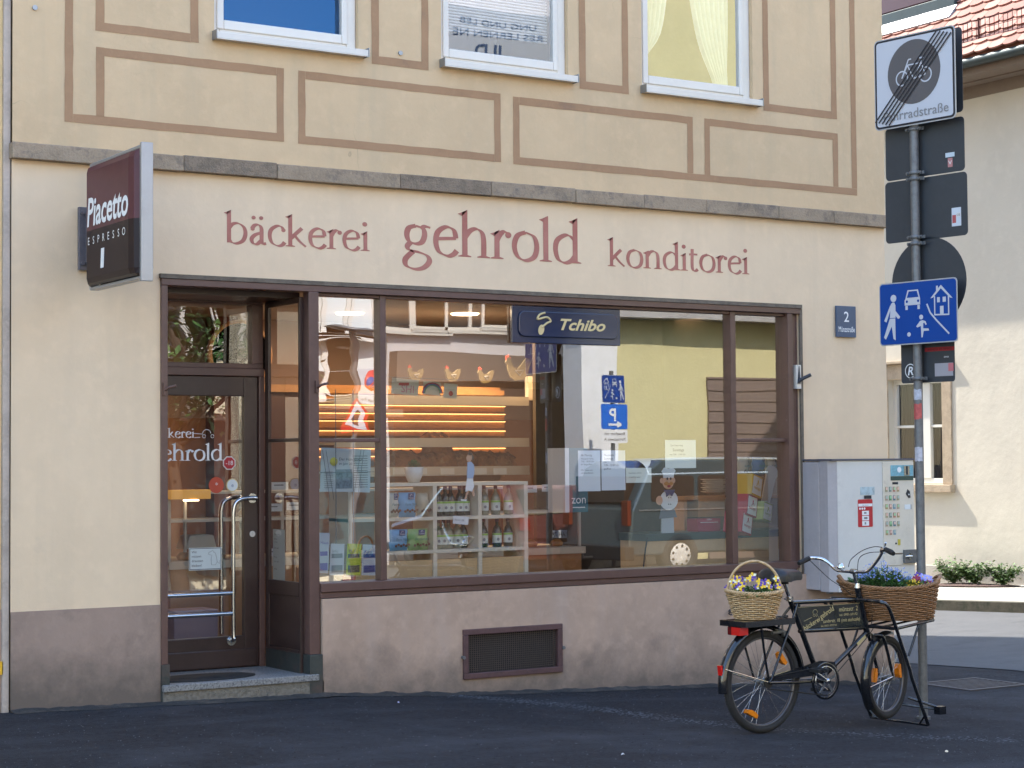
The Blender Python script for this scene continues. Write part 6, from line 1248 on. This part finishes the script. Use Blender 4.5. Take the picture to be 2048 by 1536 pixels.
ch = thing("cream_house", "cream rendered house with white windows across the main street", "building", (8, -17, -1.5))
b = MB(); b.box(-14, 13.95, -20, -14, -2.4, 4.4); b.build("wall", mat("cream_render", (.78,.70,.52), .9, nz=(1,.08), bump=(30,.4,.01)), ch); b = MB(); b.prism([(-13.5,4.4),(-17,5.9),(-20.5,4.4)], -14.3, 14.1, 'x'); b.build("roof", m_tile, ch)
for px, py, w, h, bl in ((655,590,1.0,1.35,0),(700,590,1.0,1.35,.9),(655,730,1.0,.9,.6),(712,730,1.0,.9,.6),(560,600,1.0,1.3,.3),(500,600,1.0,1.3,0),(440,600,1.0,1.3,.5)):
    x, z = M(px, py, 14); opp_window(ch, x-w/2, x+w/2, z-h/2, z+h/2, -14, blind=bl)
z1 = M(690,838,14)[1]; b = MB(); b.box(9.5, 13.9, -13.98, -13.9, -1.6, z1); b.build("shop_front", mat("petrol_shop_front", (.03,.07,.08), .3, nz=(1,.2)), ch); b = MB(); b.box(9.3, 14.0, -13.99, -13.5, z1+.002, z1+.12); b.build("awning_box", mat("brown_awning_box", (.30,.22,.15), .7), ch)
bh = thing("lilac_grey_building", "tall lilac grey building with strip windows and a banner across the street", "building", (18, -21, -1.5))
b = MB(); b.box(16.15, 27, -20, -18, -2.4, 9.5); b.build("wall", mat("lilac_render", (.62,.60,.62), .85, nz=(1,.06)), bh)
b = MB(); b.box(16.2, 26, -17.99, -17.8, -2.2, 1.28); b.build("shop_front", mat("dark_brown_shop_front", (.09,.07,.06), .3, nz=(1,.2)), bh)
b = MB(); za_, zb_ = M(900,765,18)[1], M(900,705,18)[1]; b.box(16.2, 26, -17.995, -17.7, za_-.0, zb_); b.build("recessed_band", mat("taupe_band", (.20,.16,.13), .8), bh)
for px, w in ((828,1.5),(945,2.4),(1060,2.0),(1150,1.5)): x, z = M(px, 610, 18); opp_window(bh, x-w/2, x+w/2, z-.45, z+.5, -18)
x, z = 18.5, 7.95; b = MB(); b.box(x-1.5, x+1.5, -17.98, -17.95, z-.62, z+.45); b.m = 1
TF = lambda a, c, y: Matrix.Translation((a, y, c)) @ Matrix.Rotation(math.pi, 4, 'Z')
b.text("UNG UND LEB", TF(x, z+.10, -17.94), .13, width=1.7); b.text("RES LERNEN NE", TF(x, z-.13, -17.94), .13, width=2.0); b.text("ILD", TF(x-.2, z-.50, -17.94), .24, width=.6, bold=.03); b.build("banner", [mat("grey_banner", (.36,.38,.42), .7), mat("banner_ink", (.03,.06,.13), .6)], bh)
for k in range(2):
    x, z = M(1000+80*k, 30, 18); 
yh = thing("yellow_green_house", "sunlit yellow green rendered house with projecting ledge and white corner pier", "building", (22, -16, -1.6))
xc = M(1243,900,14)[0]; xp = M(1172,900,14)[0]; zl0, zl1 = 2.36, 2.58
b = MB(); b.box(xc, 34, -14.5, -14, -2.4, 9.5); b.build("wall", mat("yellow_green_render", (.66,.60,.33), .9, nz=(.7,.12), bump=(20,.5,.02), stain=((.55,.48,.28),3,.6,.85)), yh)
b = MB(); b.box(xp, xc-.002, -14.5, -13.95, -.95, 2.34); b.build("corner_pier", mat("white_pier", (.82,.82,.82), .85, nz=(2,.1)), yh); b = MB(); b.box(xp-.02, xc+1.2, -13.99, -13.9, -2.4, -.952); b.build("stone_plinth", m_sst, yh)
b = MB(); b.box(xp-.1, 34, -14, -13.62, zl0, zl1); b.build("ledge", mat("grey_ledge", (.42,.40,.38), .85, nz=(4,.2)), yh)
x0 = M(1425,900,14)[0]; zt6 = M(1430,755,14)[1]; b = MB(); b.box(x0, x0+3.6, -13.99, -13.95, -2, zt6)
for i in range(14): b.box(x0, x0+3.6, -13.95, -13.935, zt6-.02-.18*i-.012, zt6-.02-.18*i)
b.build("garage_door", mat("taupe_door", (.22,.165,.14), .6, nz=(2,.1)), yh)
# resident parking post
x, _ = M(1236,900,13); gz_ = ground(x, -13); z2 = M(1232,806,13); 
pp = thing("parking_sign_post", "steel post with resident parking signs across the street", "sign post", (x, -13, gz_)); b = MB(); b.tube([(x,-13,gz_),(x,-13,M(1232,740,13)[1])], .035, 12); b.build("pole", m_galv, pp)
W_ = M(1257,830,13)[0]-M(1205,830,13)[0]
def oppsign(zt, zb, m, name, draw):
    b = MB(); b.T = TF(x, (zt+zb)/2, -12.95); b.prism(rrect(-W_/2, W_/2, -(zt-zb)/2, (zt-zb)/2, .03), 0, .004); b.m = 1; draw(b, (zt-zb)); b.build(name, m, pp)
z_ = lambda py: M(1232,py,13)[1]
def dP(b, h):
    b.text("P", Matrix.Translation((.03,-.003,-h*.15)), h*.5, bold=.03); bar(b, (-.12,-h*.30), (.12,-h*.30), .035, -.003); bar(b, (-.13,-h*.30), (-.05,-h*.20), .03, -.004); bar(b, (-.13,-h*.30), (-.05,-h*.40), .03, -.005)
oppsign(z_(807), z_(856), [mat('bright_traffic_blue', (.005,.14,.62), .5), mat('bright_sign_white', (.8,.8,.82), .5)], "parking_sign", dP)
oppsign(z_(857), z_(885), [mat('white_plate', (.8,.8,.8), .5), m_ink], "supplementary_plate", lambda b, h: (b.text("Bewohner mit", Matrix.Translation((0,-.003,h*.1)), h*.24, width=W_*.8), b.text("Parkausweis A", Matrix.Translation((0,-.003,-h*.32)), h*.24, width=W_*.82)))
zt7, zb7 = z_(749), z_(805)
cs = calm_sign("traffic_calming_sign", "second traffic calming sign across the street, mirrored in the window", -.22, .22, -(zt7-zb7)/2, (zt7-zb7)/2, -.06, TF(x, (zt7+zb7)/2, -13.02)); 
# lamp post with warning triangle
x, _ = M(716,900,12.6); gz_ = ground(x, -12.6); zl = M(716,655,12.6)[1]
sp = thing("street_lamp", "street lamp post with flat head and a red triangle warning sign across the street", "street lamp", (x, -12.6, gz_)); b = MB(); b.tube([(x,-12.6,gz_),(x,-12.6,zl)], .05, 12); b.build("pole", m_galv, sp); b = MB(); b.lathe([(0,-.05),(.28,-.03),(.42,.0),(.25,.06),(0,.08)], (x,-12.6,zl), 24); b.build("lamp_head", m_galv, sp)
z = M(712,838,12.6)[1]; b = MB(); b.T = TF(x, z, -12.52); b.prism([(-.28,-.17),(.28,-.17),(0,.32)], 0, .004); b.m = 1; b.prism([(-.20,-.12),(.20,-.12),(0,.24)], -.003, -.001); b.m = 2; b.prism([(-.05,-.08),(.05,-.08),(.06,.03),(0,.1),(-.06,.03)], -.006, -.004)
b.build("warning_triangle", [mat("traffic_red", (.5,.02,.02), .4), m_sw, m_ink], sp)
z = M(740,770,12.6)[1]; b = MB(); b.T = TF(x+.27, z, -12.52); b.box(-.24,.24,0,.004,-.28,.24); b.m = 1; b.lathe([(0,-.003),(.16,-.003),(.16,-.001)], (0,0,.05), 28, 'y'); b.m = 2; b.lathe([(0,-.006),(.12,-.006),(.12,-.0035)], (0,0,.05), 28, 'y'); b.m = 1; bar(b, (-.1,.15), (.1,-.05), .035, -.008); b.m = 3; b.text("Fahrzeuge frei", Matrix.Translation((0,-.003,-.22)), .045, width=.4)
b.build("no_stopping_sign", [m_sw, mat("traffic_red_disc", (.5,.02,.02), .4), m_blue, m_ink], sp)
# tree
tr = thing("street_tree", "green leafy street tree across the street, mirrored in the door glass", "tree", (10.2, -12.0, ground(10.2,-12))); b = MB(); g0 = ground(10.2,-12)
b.tube(spline([(10.2,-12,g0),(10.22,-12,g0+1.3),(10.16,-12.05,g0+2.4),(10.2,-12,g0+3.6)], 4), [.12]*4+[.10]*4+[.07]*5, 10)
for k in range(8):
    a = k*.8; b.tube([(10.18,-12,g0+2.0+.15*k),(10.18+.6*math.cos(a),-12+.6*math.sin(a),g0+2.7+.15*k),(10.18+1.3*math.cos(a),-12+1.3*math.sin(a),g0+3.2+.2*k)], [.05,.035,.015], 6)
b.build("trunk", mat("bark", (.10,.075,.055), .9, bump=(20,1,.02)), tr); b = MB()
cl = [(rf.uniform(0,6.28), rf.random()**.5*1.05, rf.uniform(-1.05,1.6), rf.uniform(.25,.5)) for _ in range(60)]
for (a, r_, z, s_) in cl:
    r2 = r_*(1-.25*abs(z)); 
    for i in range(110): leafblade(b, (10.2+r2*math.cos(a)+rf.gauss(0,s_*.6), -12+r2*math.sin(a)+rf.gauss(0,s_*.6), g0+3.6+z+rf.gauss(0,s_*.45)), (rf.gauss(0,1),rf.gauss(0,1),rf.gauss(0,.6)), rf.uniform(.08,.14), rf.uniform(.03,.045), rf.choice((0,0,1)))
b.build("crown", [m_leaf, m_leaf2], tr)
# van
def wheelset(par, x, y, z, r, face=1):
    b = MB(); b.lathe([(r*.62,-.1),(r,-.1),(r,.1),(r*.62,.1),(r*.62,-.1)], (x,y,z), 32, 'y'); b.build("tyre", m_ty, par)
    b = MB(); b.lathe([(0,.085),(r*.2,.1),(r*.6,.09),(r*.63,.075)] if face > 0 else [(0,-.085),(r*.2,-.1),(r*.6,-.09),(r*.63,-.075)], (x,y,z), 32, 'y'); b.m = 1
    for i in range(9): a = 2*math.pi*i/9; b.lathe([(0,face*.097),(r*.07,face*.097)], (x+r*.46*math.cos(a),y,z+r*.46*math.sin(a)), 8, 'y')
    b.build("hub_cap", [m_white, m_ink], par)
vx, vyf = M(1268,1000,10.9)[0], -10.9; vg = ground(vx+2, -11.8); vn_ = thing("parked_van", "dark blue grey van parked facing right across the street", "van", (vx+2.3, -11.8, vg)); m_van = mat("slate_blue_paint", (.055,.075,.082), .15, coat=1)
pr = [(0,.35),(4.75,.35),(4.85,.75),(4.65,1.0),(3.95,1.12),(3.35,1.62),(2.9,1.74),(.60,1.74),(.38,1.62),(.08,1.0)]
b = MB(); b.prism([(vx+a, vg+c) for a, c in pr], -12.6, vyf-.0); b.build("body", m_van, vn_, .04)
b = MB(); 
for (a, c, e) in ((.3,1.15,1.62),(1.25,2.2,2.9-.65),): pass
for (a, c) in ((.42,1.22),(1.30,2.25)): b.prism(rrect(vx+a, vx+c, vg+1.12, vg+1.50, .06), vyf+.001, vyf+.008)
b.prism([(vx+2.35,vg+1.12),(vx+3.65,vg+1.12),(vx+3.25,vg+1.50),(vx+2.35,vg+1.50)], vyf+.001, vyf+.008); b.box(vx+.08,vx+.3,-12.4,-11.1,vg+1.12,vg+1.5); b.build("window_glass", mat("brown_tinted_glass", (.05,.03,.02), .05, coat=1), vn_)
b = MB(); b.box(vx-.015,vx+.05,vyf-.14,vyf+.012,vg+.78,vg+1.15); b.box(vx-.015,vx+.05,-12.61,-12.45,vg+.75,vg+1.35); b.build("tail_light", mat("dull_red_lens", (.16,.03,.01), .4), vn_)
b = MB(); b.box(vx-.08,vx+.1,-12.62,vyf+.02,vg+.28,vg+.50); b.box(vx+4.7,vx+4.92,-12.62,vyf+.02,vg+.28,vg+.5); b.build("bumper", m_black, vn_, .02); b = MB(); b.tube([(vx-.05,-11.75,vg+.32),(vx-.25,-11.75,vg+.32),(vx-.27,-11.75,vg+.42)], .025); b.build("tow_hook", m_black, vn_)
b = MB(); b.box(vx+.2,vx+4.4,vyf+.0005,vyf+.012,vg+.98,vg+1.005); b.build("side_trim", m_chrome, vn_)
b = MB(); n = 8; cs = [(vyf+.004-.5*(1-math.cos(R(90*i/n))), vg+1.52+.25*math.sin(R(90*i/n))) for i in range(n+1)]
ends = (vx+.36, vx+3.25); b.add([(x_, y_, z_) for x_ in ends for y_, z_ in cs], [(i, i+1, n+2+i, n+1+i) for i in range(n)], True)
b.build("roof_highlight", mat("sky_highlight_blue", (.45,.52,.58), .3, .2, coat=.6), vn_)  # paler strip: the sky highlight along the roof put into its colour
for xx in (.95, 3.85): wheelset(vn_, vx+xx, vyf-.08, vg+.33, .33)
# car seen from behind
cx0, cx1 = M(1050,1000,13)[0], M(1050,1000,13)[0]+1.68; cg = ground(16.5,-14); cr_ = thing("parked_car", "dark red brown hatchback seen from behind across the street", "car", ((cx0+cx1)/2, -15, cg)); m_car = mat("red_brown_paint", (.10,.035,.03), .18, coat=1)
b = MB(); b.prism([(-13.1,cg+.28),(-17.2,cg+.28),(-17.2,cg+.75),(-16.1,cg+.95),(-15.4,cg+1.42),(-13.7,cg+1.42),(-13.15,cg+.95),(-13.05,cg+.6)], cx0, cx1, 'x'); b.build("body", m_car, cr_, .08)
b = MB(); b.add([(cx0+.2,-13.155,cg+.98),(cx1-.2,-13.155,cg+.98),(cx1-.3,-13.60,cg+1.36),(cx0+.3,-13.60,cg+1.36)], [(0,1,2,3)]); b.build("rear_window", mat("rear_glass", (.04,.025,.02), .05, coat=1), cr_)
for a in (cx0+.02, cx1-.22): b = MB(); b.box(a, a+.2, -13.15, -13.05, cg+.72, cg+.92); b.build("tail_light", mat("dim_red_lens", (.2,.01,.008), .3), cr_)
b = MB(); b.box(cx0+.03, cx1-.03, -13.1, -12.98, cg+.3, cg+.55); b.build("bumper", m_car, cr_, .03)
b = MB(); b.T = TF((cx0+cx1)/2, cg+.66, -13.02); b.box(-.26,.26,0,.01,-.055,.055); b.m = 1; b.text("WÜ AH 79", Matrix.Translation((.02,-.002,-.03)), .06, width=.4); b.m = 2; b.box(-.26,-.22,-.0015,-.0002,-.055,.055); b.build("number_plate", [m_sw, m_ink, m_blue], cr_)
for a in (cx0+.1, cx1-.1):
    for yy in (-13.8, -16.4): b = MB(); b.lathe([(.2,-.1),(.3,-.1),(.3,.1),(.2,.1),(.2,-.1)], (a,yy,cg+.3), 24, 'x'); b.build("wheel", m_ty, cr_)
# ------------------------------------------------------------------ tidy
for o in bpy.data.objects:
    if '_world' in o: del o['_world']
